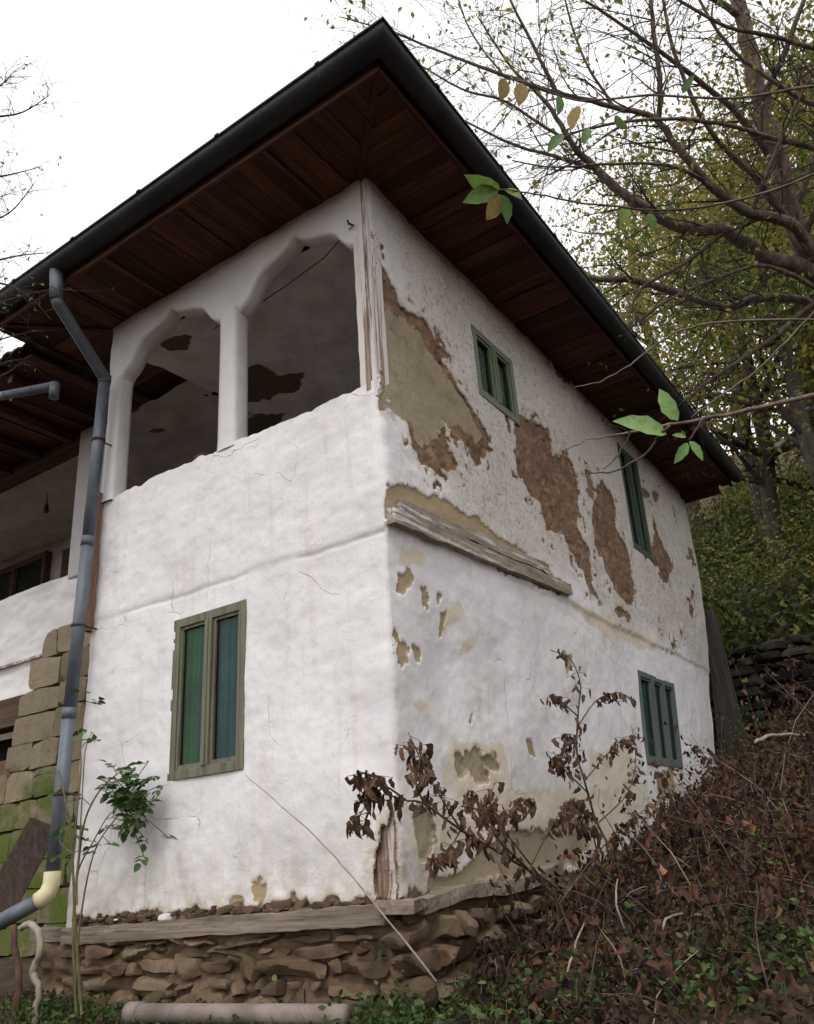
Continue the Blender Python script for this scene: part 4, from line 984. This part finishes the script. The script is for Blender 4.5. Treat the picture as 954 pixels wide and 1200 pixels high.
# ------------------------------------------------------------------ big bare tree on the right
def big_tree():
    D = 10.0; b0 = at(1075, 800, D); zb = float(height(np.array([b0[0]]), np.array([b0[1]]))[0])
    root = empty("bare_tree", (b0[0], b0[1], zb)); tag(root, "large grey-barked tree with nearly bare spreading limbs overhanging the roof", "tree")
    px = lambda w, d=D: w*.31*d/FPX
    trunk = [(1075, 860, D, 60), (1060, 700, D, 54), (1030, 520, D, 50), (990, 380, D, 46), (940, 285, D, 40), (908, 190, D+.1, 36), (888, 100, D+.2, 32), (868, 10, D+.3, 27), (845, -90, D+.4, 20), (815, -200, D+.5, 12)]
    mb = MB(); tips = []; rnd = random.Random(5)
    def limb(seq, sides=9, sub=5):
        pts, rad = smooth_path([at(x, y, d) for x, y, d, w in seq], [px(w, d) for *_, d, w in seq], sub)
        for i in range(1, len(pts)-1): pts[i] = pts[i]+np.array([rnd.gauss(0, 1), rnd.gauss(0, 1), rnd.gauss(0, 1)])*rad[i]*.16
        return pts, rad
    p, r_ = limb(trunk); mb.tube(p, r_, 12, False); under(mb.build("trunk", M['bark'], None, True), root)
    LIMBS = [
     [(990, 378, 10, 34), (954, 318, 9.9, 31), (900, 300, 9.8, 28), (850, 272, 9.8, 25), (800, 266, 9.8, 22), (742, 236, 9.9, 19), (700, 200, 10, 16), (668, 165, 10, 11), (640, 120, 10.1, 8), (600, 80, 10.2, 5), (560, 20, 10.3, 3)],
     [(955, 300, 10, 24), (925, 262, 9.6, 22), (880, 250, 9.4, 19), (838, 222, 9.3, 17), (800, 180, 9.2, 15), (768, 140, 9.2, 12), (720, 125, 9.2, 10), (650, 108, 9.2, 9), (590, 88, 9.3, 7), (520, 62, 9.4, 5), (460, 38, 9.5, 3.4), (400, 20, 9.6, 2.2)],
     [(1000, 400, 10, 22), (954, 356, 10.3, 17), (890, 350, 10.4, 16), (850, 360, 10.5, 15), (800, 346, 10.6, 15), (745, 329, 10.8, 13), (700, 326, 11, 11), (650, 318, 11.2, 7)],
     [(772, 142, 9.2, 11), (774, 100, 9.2, 10), (768, 50, 9.2, 9), (760, -20, 9.2, 7), (748, -90, 9.2, 4)],
     [(652, 108, 9.2, 8), (636, 75, 9.2, 7), (618, 40, 9.2, 6), (596, -5, 9.2, 4.5), (580, -60, 9.2, 3)],
     [(700, 200, 10, 8), (660, 186, 10, 7), (610, 172, 10.1, 5.5), (560, 150, 10.2, 4), (500, 118, 10.3, 2.6)],
     [(905, 185, 10.1, 16), (860, 130, 9.8, 12), (800, 80, 9.6, 9), (730, 30, 9.5, 6), (660, -15, 9.4, 4)],
     [(892, 120, 10.2, 14), (920, 60, 10, 11), (945, -10, 9.9, 8), (960, -80, 9.8, 5)],
     [(930, 250, 10, 13), (960, 170, 9.8, 10), (985, 80, 9.6, 8), (1000, -20, 9.5, 5)],
     [(838, 222, 9.3, 9), (790, 195, 9.0, 7), (720, 192, 8.9, 5), (650, 196, 8.9, 3.5), (600, 188, 8.9, 2.4)],
     [(850, 272, 9.8, 10), (800, 310, 9.6, 7), (750, 340, 9.5, 5), (735, 385, 9.5, 3)],
     [(668, 165, 10, 7), (640, 150, 10, 6), (590, 118, 10.1, 5), (540, 104, 10.2, 4), (470, 62, 10.3, 2.5)],
     [(880, 250, 9.4, 10), (900, 200, 9.2, 8), (925, 140, 9.1, 6), (950, 90, 9, 4)],
     [(868, 20, 10.3, 14), (820, -10, 10, 11), (760, -30, 9.9, 8), (690, -40, 9.8, 5)],
     [(954, 356, 10.3, 12), (900, 400, 10, 9), (840, 440, 9.8, 6), (800, 470, 9.7, 3)],
     [(720, 125, 9.2, 6), (690, 80, 9.3, 5), (670, 30, 9.4, 4), (655, -30, 9.4, 3)],
     [(985, 340, 10, 16), (900, 225, 9.5, 12), (830, 150, 9.3, 9), (790, 60, 9.2, 7), (770, -40, 9.2, 4)],
     [(1010, 440, 10, 14), (985, 210, 9.4, 12), (900, 160, 9.2, 9), (800, 140, 9.1, 7), (700, 148, 9.0, 5), (640, 170, 9, 3)],
     [(960, 320, 10, 12), (1000, 100, 9.2, 11), (930, 50, 9, 9), (850, 30, 9, 7), (780, -10, 9, 5)],
     [(940, 285, 10, 12), (985, 150, 9.3, 11), (930, 112, 9.2, 9), (860, 60, 9.2, 7), (820, 0, 9.2, 5), (800, -60, 9.2, 3)],
     [(975, 350, 10, 10), (900, 312, 9.6, 8), (830, 330, 9.5, 6), (770, 360, 9.5, 4), (720, 400, 9.5, 2.5)],
     [(590, 88, 9.3, 4), (560, 50, 9.4, 3.4), (540, 10, 9.5, 2.8), (530, -40, 9.5, 2)]]
    lm = MB(); tw = MB(); tip_pts = []
    for L in LIMBS:
        p, r_ = limb(L); lm.tube(p, r_, 9, False); n = len(p)
        kids = int(n*.85)
        for k in range(kids):
            t = rnd.uniform(.12, 1); i = min(int(t*(n-1)), n-2); q = Vector(p[i]); d = (Vector(p[i+1])-Vector(p[i])).normalized()
            a = Vector((rnd.gauss(0, 1), rnd.gauss(0, 1), rnd.gauss(0, 1))); a = (a-d*a.dot(d)).normalized()
            grow(tw, q, d*.6+a*.8+Vector((-.25, 0, .1)), rnd.uniform(.5, 1.5), min(max(r_[i]*.35, .004), .012), 1, tips, rnd, .2, .015, (0, 5, 3), .55, (5, 4, 3, 3))
    under(lm.build("limbs", M['bark'], None, True), root); under(tw.build("twigs", M['bark_dark'], None, True), root)
    tp = np.array([tuple(t[0]) for t in tips]); vis = []
    n = 2000; C = tp[rng.integers(0, len(tp), n)]+rng.normal(size=(n, 3))*.04
    under(leaf_cloud("sparse_leaves", C, rng.uniform(.05, .10, n), M['leaf_bg'], T=np.stack([rng.normal(size=n), rng.normal(size=n), rng.normal(size=n)-1.2], -1), tone=np.clip(rng.normal(.6, .25, n), 0, 1), aspect=.55), root)
    return root
big_tree()

# ------------------------------------------------------------------ tree at the left edge
def left_tree():
    x, y = -6.6, -1.2; z = float(height(np.array([x]), np.array([y]))[0]); root = empty("thorny_tree", (x, y, z)); tag(root, "thin twiggy tree reaching into the picture from the left edge", "tree")
    rnd = random.Random(12); mb = MB(); tips = []
    c = at(-190, 330, 7.2); pts, rad = smooth_path([(x, y, z-.2), (x+.1, y, z+1.5), (c[0], c[1], c[2]), tuple(at(-150, 80, 7.3)), tuple(at(-140, -120, 7.4))], [.11, .09, .07, .05, .02])
    mb.tube(pts, rad, 8, False); under(mb.build("trunk", M['bark_dark'], None, True), root)
    tw = MB()
    B = [[(-170, 200), (-90, 165), (-20, 140), (25, 132), (60, 110)], [(-160, 110), (-80, 110), (-10, 105), (18, 82)], [(-185, 310), (-110, 260), (-40, 215), (10, 205), (50, 195)],
         [(-185, 330), (-100, 330), (-30, 312), (20, 300), (60, 296)], [(-190, 360), (-110, 390), (-40, 372), (10, 352), (60, 340), (108, 342)], [(-190, 380), (-110, 430), (-40, 415), (0, 398), (40, 388)],
         [(-190, 345), (-110, 350), (-40, 335), (0, 332), (35, 348), (60, 375)], [(-180, 300), (-100, 290), (-40, 268), (10, 250), (42, 212)], [(-190, 400), (-100, 420), (-30, 440), (5, 425), (30, 420)], [(-170, 240), (-90, 230), (-30, 235), (10, 228)]]
    for L in B:
        dz = rnd.uniform(6.6, 7.1); P, r_ = smooth_path([at(a, b, dz) for a, b in L], [.02-.0178*i/(len(L)-1) for i in range(len(L))]); tw.tube(P, r_, 5, False); n = len(P)
        for k in range(20):
            t = rnd.uniform(.45, 1); i = min(int(t*(n-1)), n-2); q = Vector(P[i]); d = (Vector(P[i+1])-q).normalized(); a = Vector((rnd.gauss(0, 1), rnd.gauss(0, 1), rnd.gauss(0, 1)))
            grow(tw, q, d*.7+a*.6, rnd.uniform(.12, .36), .003, 2, tips, rnd, .25, .0, (0, 0, 3), .5, (4, 4, 3, 3))
    under(tw.build("twigs", M['bark_dark'], None, True), root)
    tp = np.array([tuple(t[0]) for t in tips]); n = 140; C = tp[rng.integers(0, len(tp), n)]
    under(leaf_cloud("sparse_leaves", C, rng.uniform(.025, .05, n), M['leaf_bg'], tone=np.clip(rng.normal(.5, .2, n), 0, 1)), root)
left_tree()

# ------------------------------------------------------------------ near sapling with green leaves, stem out of frame at the right
def near_sapling():
    g_ = at(1180, 1500, 2.0); gx, gy = g_[0]+.2, g_[1]; gz = float(height(np.array([gx]), np.array([gy]))[0])
    root = empty("leafy_sapling", (gx, gy, gz)); tag(root, "young sapling whose thin twigs with a few green leaves hang in front of the house", "sapling")
    mb = MB(); S = [(gx, gy, gz-.1), tuple(at(1150, 900, 2.0)), tuple(at(1110, 450, 2.0)), tuple(at(1090, 200, 2.3)), tuple(at(1060, 60, 2.6))]
    P, r_ = smooth_path(S, [.018, .015, .012, .010, .006]); mb.tube(P, r_, 8, False); under(mb.build("stem", M['bark'], None, True), root)
    def twig(seq, d, w0, w1, mat='bark'):
        m = MB(); n = len(seq); P, r_ = smooth_path([at(x, y, d[0]+(d[1]-d[0])*i/(n-1)) for i, (x, y) in enumerate(seq)], [(w0+(w1-w0)*i/(n-1))*.5*d[0]/FPX for i in range(n)], 4)
        rr = random.Random(len(seq)*7); P = [p+np.array([rr.gauss(0, .0012) for _ in range(3)]) for p in P]
        m.tube(P, r_, 6); return under(m.build("twig", M[mat], None, True), root)
    twig([(1110, 430), (1020, 448), (954, 463), (877, 481), (824, 491), (785, 498), (739, 507), (711, 511)], (2.0, 1.8), 7, 2.4)
    twig([(785, 498), (772, 511), (762, 526), (735, 546), (712, 554), (689, 555)], (1.8, 1.78), 3, 1.6, 'stem_brown')
    twig([(739, 507), (730, 524), (718, 540), (706, 551)], (1.8, 1.79), 2, 1.2, 'stem_brown')
    twig([(811, 490), (851, 460), (887, 434), (936, 384), (980, 340)], (1.8, 1.9), 2, 2.4)
    twig([(1105, 380), (1030, 374), (954, 374), (851, 377), (798, 388), (762, 409), (739, 427), (702, 447), (671, 453)], (2.0, 1.9), 4, 1.2)
    twig([(824, 491), (815, 505), (808, 516)], (1.8, 1.79), 3, 2, 'rust')
    twig([(739, 507), (725, 500), (708, 498)], (1.8, 1.8), 1.6, .8, 'rust')
    twig([(711, 511), (690, 516), (668, 524), (656, 530)], (1.8, 1.8), 1.8, .8)
    twig([(1090, 205), (1000, 190), (900, 225), (800, 246), (700, 240), (640, 230), (600, 223), (586, 222)], (2.5, 2.6), 4, 1.6)
    twig([(1070, 90), (960, 100), (860, 115), (760, 112), (690, 118), (655, 112), (620, 98), (590, 92)], (2.7, 2.8), 4, 1.4)
    twig([(760, 112), (720, 135), (690, 150), (655, 158)], (2.8, 2.8), 2, 1.2)
    twig([(800, 246), (760, 250), (720, 240), (690, 244)], (2.6, 2.6), 2, 1.2)
    lg = single_leaf_mesh("leaf", .46, .3, .2, .06); lb_ = single_leaf_mesh("leaf", .40, .35, .25, .08); ly = single_leaf_mesh("leaf", .55, .15, .1, .04)
    lg.materials.append(M['leaf_green']); lb_.materials.append(M['leaf_bright']); ly.materials.append(M['leaf_yellow'])
    def L(me, b, t, d, d2=None, roll=0):
        p, q = Vector(at(*b, d)), Vector(at(*t, d2 or d)); xa = (q-p); ln = xa.length; xa.normalize()
        zn = (Vector(CAM)-p).normalized()*.75+Vector((math.sin(roll*5), math.cos(roll*3), .9)).normalized()*.5; zn = (zn-xa*zn.dot(xa)).normalized(); ya = zn.cross(xa)
        o = bpy.data.objects.new("leaf", me); link(o, root); o.matrix_parent_inverse = Matrix.Translation(-root.location)
        o.matrix_basis = Matrix.Translation(p) @ Matrix((xa, ya, zn)).transposed().to_4x4() @ Matrix.Scale(ln, 4)
    L(lb_, (781, 509), (727, 485), 1.8, 1.77, 2.6); L(lb_, (795, 493), (769, 455), 1.8, 1.82, 2.0); L(lb_, (808, 517), (826, 537), 1.79, 1.77, .5); L(lb_, (806, 519), (793, 541), 1.79, 1.77, .3); L(lb_, (804, 512), (790, 508), 1.79, 1.78, .3)
    L(lg, (586, 222), (546, 210), 2.6, 2.55, 2.3); L(lg, (584, 223), (546, 233), 2.6, 2.55, .4); L(ly, (587, 228), (572, 257), 2.6, 2.57, .2); L(lg, (589, 228), (598, 259), 2.6, 2.58, .3); L(lg, (592, 222), (612, 229), 2.6, 2.56, .3)
    for b, t, m_, rl in (((592, 92), (588, 116), ly, .3), ((612, 97), (609, 122), ly, .5), ((655, 112), (657, 132), lg, .2), ((676, 124), (669, 150), ly, .9), ((660, 157), (642, 174), lg, .6), ((690, 150), (684, 166), lg, 1.3),
                         ((735, 240), (729, 262), lg, 1.7), ((760, 250), (768, 268), lg, .5), ((800, 110), (812, 86), lg, 1.1), ((720, 136), (733, 152), lg, 2.1)):
        L(m_, b, t, 2.75, 2.72, rl)
near_sapling()

# ------------------------------------------------------------------ withered saplings in front of the gable wall
LD = [single_leaf_mesh("withered_leaf_%s" % c, .44, .7, .35, .0, w) for c, w in (("plain", .6), ("rolled", 1.0), ("limp", .85))]
for l in LD: l.materials.append(M['leaf_dead_obj'])
def withered(name, label, stems, plane, n_leaf, seed, size=(.05, .1)):
    rnd = random.Random(seed); b = on(*stems[0][0], 0, plane); bz = float(height(np.array([plane]), np.array([b[1]]))[0]); root = empty(name, (plane, b[1], bz))
    tag(root, label, "sapling", "withered saplings by the gable wall"); m = MB(); paths = []
    for si, st in enumerate(stems):
        pts = [on(x, y, 0, plane+rnd.uniform(-.05, .05)) for x, y in st]
        if si == 0: pts = [np.array([plane+.05, b[1]+.1, bz-.1])]+pts
        P, r_ = smooth_path(pts, [(.011 if si == 0 else .006)*(1-.7*i/(len(pts)-1)) for i in range(len(pts))]); m.tube(P, r_, 6, False); paths.append(P)
    for k in range(n_leaf):
        P = paths[rnd.randrange(len(paths))]; i = int(rnd.uniform(.35, 1)*(len(P)-1)); q = Vector(P[i])+Vector((rnd.gauss(0, .03), rnd.gauss(0, .05), rnd.uniform(-.03, .02)))
        m.tube([P[i], q], .0016, 3, False); s = rnd.uniform(*size)
        place_leaf(rnd.choice(LD), None, q, q+Vector((rnd.gauss(0, .3), rnd.gauss(0, .35), -1)).normalized()*s, root, rnd.uniform(0, 6.28))
    under(m.build("stems", M['stem_brown'], None, True), root)
withered("withered_sapling", "withered sapling leaning left across the white house corner with drooping brown leaves",
    [[(662, 1050), (600, 1008), (540, 972), (497, 942), (476, 938), (452, 930)], [(540, 972), (520, 940), (500, 905), (480, 862)], [(497, 942), (487, 915), (492, 890), (478, 858)], [(476, 938), (445, 920), (425, 950), (412, 970)], [(600, 1008), (575, 965), (560, 940), (548, 925)], [(540, 972), (530, 990), (515, 1010)], [(640, 1036), (600, 985), (575, 950), (580, 915)], [(452, 930), (440, 912), (428, 906)]], .42, 260, 61, (.035, .085))
withered("withered_sapling", "tallest withered sapling, upright before the side wall below the tie beam",
    [[(728, 1015), (700, 965), (685, 915), (676, 880), (678, 830), (680, 800), (668, 772), (645, 762)], [(690, 930), (660, 900), (648, 880)], [(678, 850), (700, 820), (725, 812), (740, 820)], [(678, 840), (655, 820), (646, 816)], [(700, 965), (735, 930), (745, 890), (740, 850)], [(685, 915), (715, 880), (735, 862)], [(676, 880), (665, 860), (655, 900)], [(700, 965), (680, 950), (668, 935)]], .42, 290, 62, (.035, .08))
withered("withered_sapling", "spreading withered sapling low before the stained wall base",
    [[(655, 1060), (620, 1020), (585, 985), (560, 950), (540, 945)], [(620, 1020), (640, 980), (660, 950), (690, 935)], [(585, 985), (600, 950), (620, 935)], [(655, 1060), (700, 1000), (740, 960), (770, 940)], [(700, 1000), (690, 970), (660, 965)]], .5, 230, 63, (.035, .085))

# ------------------------------------------------------------------ tangle of dry stems and fallen leaves
def on_slope(n, x0, x1, y0, y1):
    x = rng.uniform(x0, x1, n); y = rng.uniform(y0, y1, n); k = x > .16; x = x[k]; y = y[k]; return x, y, height(x, y)
def dry_tangle():
    m = MB(); mp = MB(); Cs = []; Ts = []; rnd = random.Random(3); x, y, z = on_slope(2500, .2, 5.5, -.3, 9.2)
    for i in range(len(x)):
        wall_gap = x[i] < .6
        L = rnd.uniform(.35, 1.15)*(.5 if x[i] < .7 else .75 if x[i] < 1.3 else 1)*(.55 if y[i] < .6 else 1); a = rnd.uniform(0, 6.283); upr = rnd.random() < .22; L *= 1.2 if upr else 1; d = Vector((math.cos(a)*.6, math.sin(a)*.6, rnd.uniform(.5, 1.1)+(1.2 if upr else 0))); p = Vector((x[i], y[i], z[i]-.03)); pts = [p]; n = 5
        for k in range(n):
            d = (d.normalized()+Vector((rnd.gauss(0, .2), rnd.gauss(0, .2), -.10 if upr else -.22))).normalized(); p = p+d*L/n
            if p.x < .12 and -.2 < p.y < 8: p.x = .12+rnd.random()*.05
            pts.append(p)
        (mp if rnd.random() < .16 else m).tube(pts, [.0055*(1-.7*k/n) for k in range(n+1)], 4, False)
        for k in range(rnd.randint(6, 26)):
            j = rnd.randint(1, n); Cs.append(tuple(pts[j]+Vector((rnd.gauss(0, .05), rnd.gauss(0, .05), rnd.gauss(0, .04))))); Ts.append((rnd.gauss(0, .5), rnd.gauss(0, .5), -1+rnd.gauss(0, .4)))
    o = m.build("dry_undergrowth", M['stem_brown'], None, True); tag(o, "tangled dry brown stems over the slope beside the house", "undergrowth", kind="stuff")
    o = mp.build("pale_dry_stems", M['stem_pale'], None, True); tag(o, "scattered pale dry stems among the brown tangle", "undergrowth", kind="stuff")
    n = len(Cs); o2 = leaf_cloud("withered_leaves", Cs, rng.uniform(.03, .075, n), M['leaf_dead'], T=Ts, aspect=.6, fold=.9, curl=.3, fine=True, tone=np.clip((fbm(np.array(Cs)*1.7, 201, 3)-.3)*1.5+rng.normal(size=n)*.2, 0, 1)); tag(o2, "withered brown leaves hanging in the dry undergrowth", "leaves", kind="stuff")
    x, y, z = on_slope(26000, .1, 6.5, -1.4, 9.2); n = len(x)
    C = np.stack([x, y, z+rng.uniform(.0, .07, n)], -1); T = np.stack([rng.normal(size=n), rng.normal(size=n), rng.normal(size=n)*.35], -1)
    s = np.where(rng.random(n) < .02, rng.uniform(.10, .17, n), rng.uniform(.03, .075, n))
    o3 = leaf_cloud("leaf_litter", C, s, M['leaf_litter'], T=T, aspect=.62, fold=.5, curl=.25, fine=True, tone=np.clip(rng.beta(1.6, 2.4, n), 0, 1)); tag(o3, "brown fallen leaves littering the slope", "leaf litter", kind="stuff")
    x = rng.uniform(-4.5, .3, 3500); y = rng.uniform(-1.3, .05, 3500); z = height(x, y); n = len(x)
    o4 = leaf_cloud("leaf_litter", np.stack([x, y, z+rng.uniform(0, .03, n)], -1), rng.uniform(.03, .07, n), M['leaf_litter'], T=np.stack([rng.normal(size=n), rng.normal(size=n), rng.normal(size=n)*.3], -1), aspect=.6, tone=np.clip(rng.beta(1.3, 3, n), 0, 1)); tag(o4, "fallen leaves and crumbs along the stone footing", "leaf litter", kind="stuff")
dry_tangle()
def weeds():
    Cs = []; tone = []; Ts = []
    def patch(cx, cy, sx, sy, n, h):
        for _ in range(n):
            x = random.gauss(cx, sx); y = random.gauss(cy, sy)
            if x < .08 and y > -.06: y = -.06-random.random()*.2
            z = float(height(np.array([x]), np.array([y]))[0]); hh = h*random.uniform(.3, 1); t = random.random()
            for k in range(random.randint(5, 11)):
                Cs.append((x+random.gauss(0, .03), y+random.gauss(0, .03), z+hh*random.random())); tone.append(min(1, max(0, t+random.gauss(0, .15)))); Ts.append((random.gauss(0, 1), random.gauss(0, 1), random.gauss(.25, .4)))
    for a in ((.15, -.25, .3, .2, 80, .22), (-.5, -.3, .4, .12, 60, .12), (-2.6, -.3, .35, .12, 120, .14), (-1.7, -.2, .5, .08, 40, .08), (1.6, .3, .3, .25, 110, .25), (1.95, .8, .3, .4, 90, .25), (.5, .1, .3, .3, 60, .2), (1.2, 1.4, .6, .9, 90, .45), (2.2, 2.2, .5, .8, 90, .5), (2.0, 4.2, .7, 1.2, 90, .6), (1.6, 5.5, .8, 1, 70, .5), (.4, 7.2, .15, .4, 60, .9)): patch(*a)
    n = len(Cs); o = leaf_cloud("green_weeds", Cs, rng.uniform(.022, .055, n), M['weed'], T=Ts, tone=np.array(tone), aspect=.6, fold=.3, fine=True); tag(o, "small green weeds sprouting along the footing and among the leaves", "weeds", kind="stuff")
    # grass blades
    V = []; F = []
    for _ in range(1500):
        c = random.choice(((.2, -.3, .4, .2), (-2.6, -.35, .4, .12), (1.6, .4, .5, .4), (-.8, -.3, .6, .1), (.6, 0, .4, .3))); x = random.gauss(c[0], c[2]); y = random.gauss(c[1], c[3])
        if x < .08 and y > -.06: y = -.06-random.random()*.25
        z = float(height(np.array([x]), np.array([y]))[0]); a = random.uniform(0, 6.283); L = random.uniform(.06, .2); w = .003; dx, dy = math.cos(a), math.sin(a); b = len(V)
        for t in (0, .5, 1):
            px_, py_, pz = x+dx*L*.6*t*t, y+dy*L*.6*t*t, z+L*t*(1-.25*t); ww = w*(1-t*.9); V += [(px_-dy*ww, py_+dx*ww, pz), (px_+dy*ww, py_-dx*ww, pz)]
        F += [(b, b+1, b+3, b+2), (b+2, b+3, b+5, b+4)]
    me = mesh_np("grass", V, F); attr(me, "tone", np.repeat(rng.random(len(V)//6), 6)); o = obj("grass", me, M['weed']); tag(o, "thin grass blades at the foot of the stones", "grass", kind="stuff")
weeds()

# ------------------------------------------------------------------ rose bush by the downpipe
def rose():
    b = on(92, 1180, 1, -.38); bz = float(height(np.array([b[0]]), np.array([b[1]]))[0]); root = empty("rose_bush", (b[0], b[1], bz)); tag(root, "green leafy rose climbing beside the downpipe against the white wall", "rose bush")
    m = MB(); rnd = random.Random(9); paths = []
    for st, w in (([(90, 1190), (86, 1090), (92, 1010), (100, 960), (118, 925), (140, 905)], .012), ([(96, 1190), (88, 1080), (84, 990), (75, 930), (68, 900)], .011), ([(90, 1060), (92, 1020), (110, 985), (128, 955), (150, 940)], .007), ([(86, 990), (95, 900), (92, 850), (100, 815)], .006), ([(92, 1010), (96, 940), (100, 880), (108, 858)], .006), ([(84, 1000), (70, 985), (78, 965)], .005), ([(88, 1170), (94, 1080), (110, 1000), (135, 960), (152, 945)], .008)):
        pts = [on(x, y, 1, -.36+.16*min(1, k/4)) for k, (x, y) in enumerate(st)]; P, r_ = smooth_path(pts, [w*(1-.7*i/(len(pts)-1)) for i in range(len(pts))]); m.tube(P, r_, 6, False); paths.append(P)
    lm = single_leaf_mesh("leaf", .6, .25, .2, .06); lm.materials.append(M['leaf_rose'])
    def spray(x, y, n, yy):
        q = Vector(on(x, y, 1, yy)); near = min((Vector(p) for P in paths for p in P), key=lambda v: (v-q).length); m.tube([near, (near+q)/2+Vector((0, -.02, .02)), q], .0028, 4, False)
        a = rnd.uniform(0, 6.283); d = Vector((math.cos(a)*.7, -.5+rnd.gauss(0, .3), rnd.uniform(-.8, .3))).normalized(); s = Vector((d.y, -d.x, .2)).normalized()
        for k in range(n):
            o_ = q+d*.035*(k//2); e = o_+(d*.5+s*(1 if k % 2 else -1)*.8).normalized()*rnd.uniform(.045, .075) if k < n-1 else o_+d*.075
            place_leaf(lm, None, o_, e, root, rnd.uniform(-.6, .6))
    for _ in range(80): spray(rnd.gauss(154, 13), rnd.gauss(936, 21), 5, -.15+rnd.gauss(0, .05))
    for x, y in ((105, 812), (112, 825), (100, 855), (112, 862), (118, 868), (105, 985), (115, 990), (80, 968), (76, 975), (98, 972), (128, 968), (72, 925), (62, 905), (112, 1000), (130, 990), (95, 935), (70, 1000)): spray(x, y, 5, -.24)
    under(m.build("stems", M['stem_green'], None, True), root)
rose()

# ------------------------------------------------------------------ loose things on the ground
def stick(name, label, cat, pts, rad, mat, sides=8, amp=.0):
    rr = random.Random(len(label)); P, r_ = smooth_path(pts, rad)
    P = [p+np.array([rr.gauss(0, amp) for _ in range(3)]) for p in P]; o0 = np.array(P[0]); m = MB(); m.tube([p-o0 for p in P], r_, sides)
    o = m.build(name, M[mat], None, True); o.location = o0; return tag(o, label, cat)
p0 = on(152, 1187, 1, -.32); p1 = on(405, 1190, 1, -.30)
pp = empty("ground_pipe", p0); tag(pp, "dusty grey pipe lying on the ground before the stone footing", "pipe")
m = MB(); m.tube([p0, p1], .052, 16); under(m.build("pipe_barrel", M['pvc'], None, True), pp)
m = MB(); m.tube([p0+(p1-p0)*.0, p0+(p1-p0)*.06], .06, 16); under(m.build("pipe_socket", M['pvc'], None, True), pp)
A_ = lambda x, y, yy=-.45: on(x, y, 1, yy)
stick("twisted_stem", "pale twisted bare stem hanging under the downpipe spout", "stem", [A_(22, 1088), A_(36, 1083), A_(46, 1096), A_(46, 1120), A_(39, 1140), A_(46, 1160), A_(42, 1185), A_(40, 1215)], [.018, .024, .024, .020, .024, .019, .02, .018], 'stem_pale', 8, .004)
stick("rusty_stake", "short rusty stake standing under the downpipe spout", "stake", [A_(16, 1085, -.38), A_(18, 1120, -.38), A_(22, 1150, -.38), A_(16, 1210, -.38)], [.02, .024, .022, .03], 'rust', 8, .003)
lp = MB(); a = on(52, 965, 1, .1); b = on(-12, 1082, 1, -.35)
ax1 = (b-a)/np.linalg.norm(b-a); sx = unit(np.cross(ax1, np.array([-.80, .58, .1]))); nn = np.cross(ax1, sx); V = [p+sx*i*.12+nn*j*.02 for p in (a, b) for i in (-1, 1) for j in (-1, 1)]
lp.add(V, [(0, 1, 3, 2), (4, 6, 7, 5), (0, 4, 5, 1), (2, 3, 7, 6), (0, 2, 6, 4), (1, 5, 7, 3)])
o = lp.build("leaning_plank", make_wood("dark_plank_wood", (.05, .036, .028), (.11, .08, .062), .8, 'z', .9), None, False, .006); tag(o, "dark brown plank leaning against the mossy stone corner behind the downpipe", "plank")
stick("dry_stalk", "long thin dry stalk slanting across the foot of the white front wall", "stalk", [A_(512, 1150, -.25), A_(440, 1060, -.25), A_(380, 990, -.22), (A_(330, 945, -.2)), A_(288, 908, -.2)], [.006, .005, .004, .003, .002], 'stem_pale', 5, .002)
S_ = lambda x, y, xx: on(x, y, 0, xx)
stick("dry_branch", "pale bare branch arching over the brown leaves right of the withered saplings", "branch", [S_(780, 1095, 1.3), S_(778, 1080, 1.3), S_(800, 1072, 1.3), S_(850, 1078, 1.3), S_(905, 1085, 1.25), S_(950, 1120, 1.2)], [.004, .006, .007, .007, .006, .005], 'stem_pale', 6, .003)
stick("dry_branch", "stout short stick standing in the leaf litter at the lower right", "branch", [S_(812, 1165, 1.2), S_(825, 1145, 1.2), S_(840, 1110, 1.2)], [.014, .016, .012], 'stem_brown', 8, .003)
stick("dry_branch", "thin pale stick poking up below the tallest withered sapling", "branch", [S_(745, 1130, .9), S_(735, 1095, .9), S_(722, 1060, .88), S_(724, 1030, .86)], [.005, .006, .006, .004], 'stem_pale', 6, .002)
stick("dry_branch", "forked pale stick rising from the brush under the stained wall", "branch", [S_(665, 1140, .8), S_(675, 1105, .8), S_(685, 1080, .78)], [.006, .006, .004], 'stem_pale', 6, .002)
stick("dry_branch", "grey branch reaching from the brush to the right edge below the stone wall", "branch", [S_(885, 870, 1.6), S_(905, 862, 1.6), S_(940, 862, 1.6), S_(975, 870, 1.6)], [.012, .013, .012, .01], 'stem_pale', 6, .003)
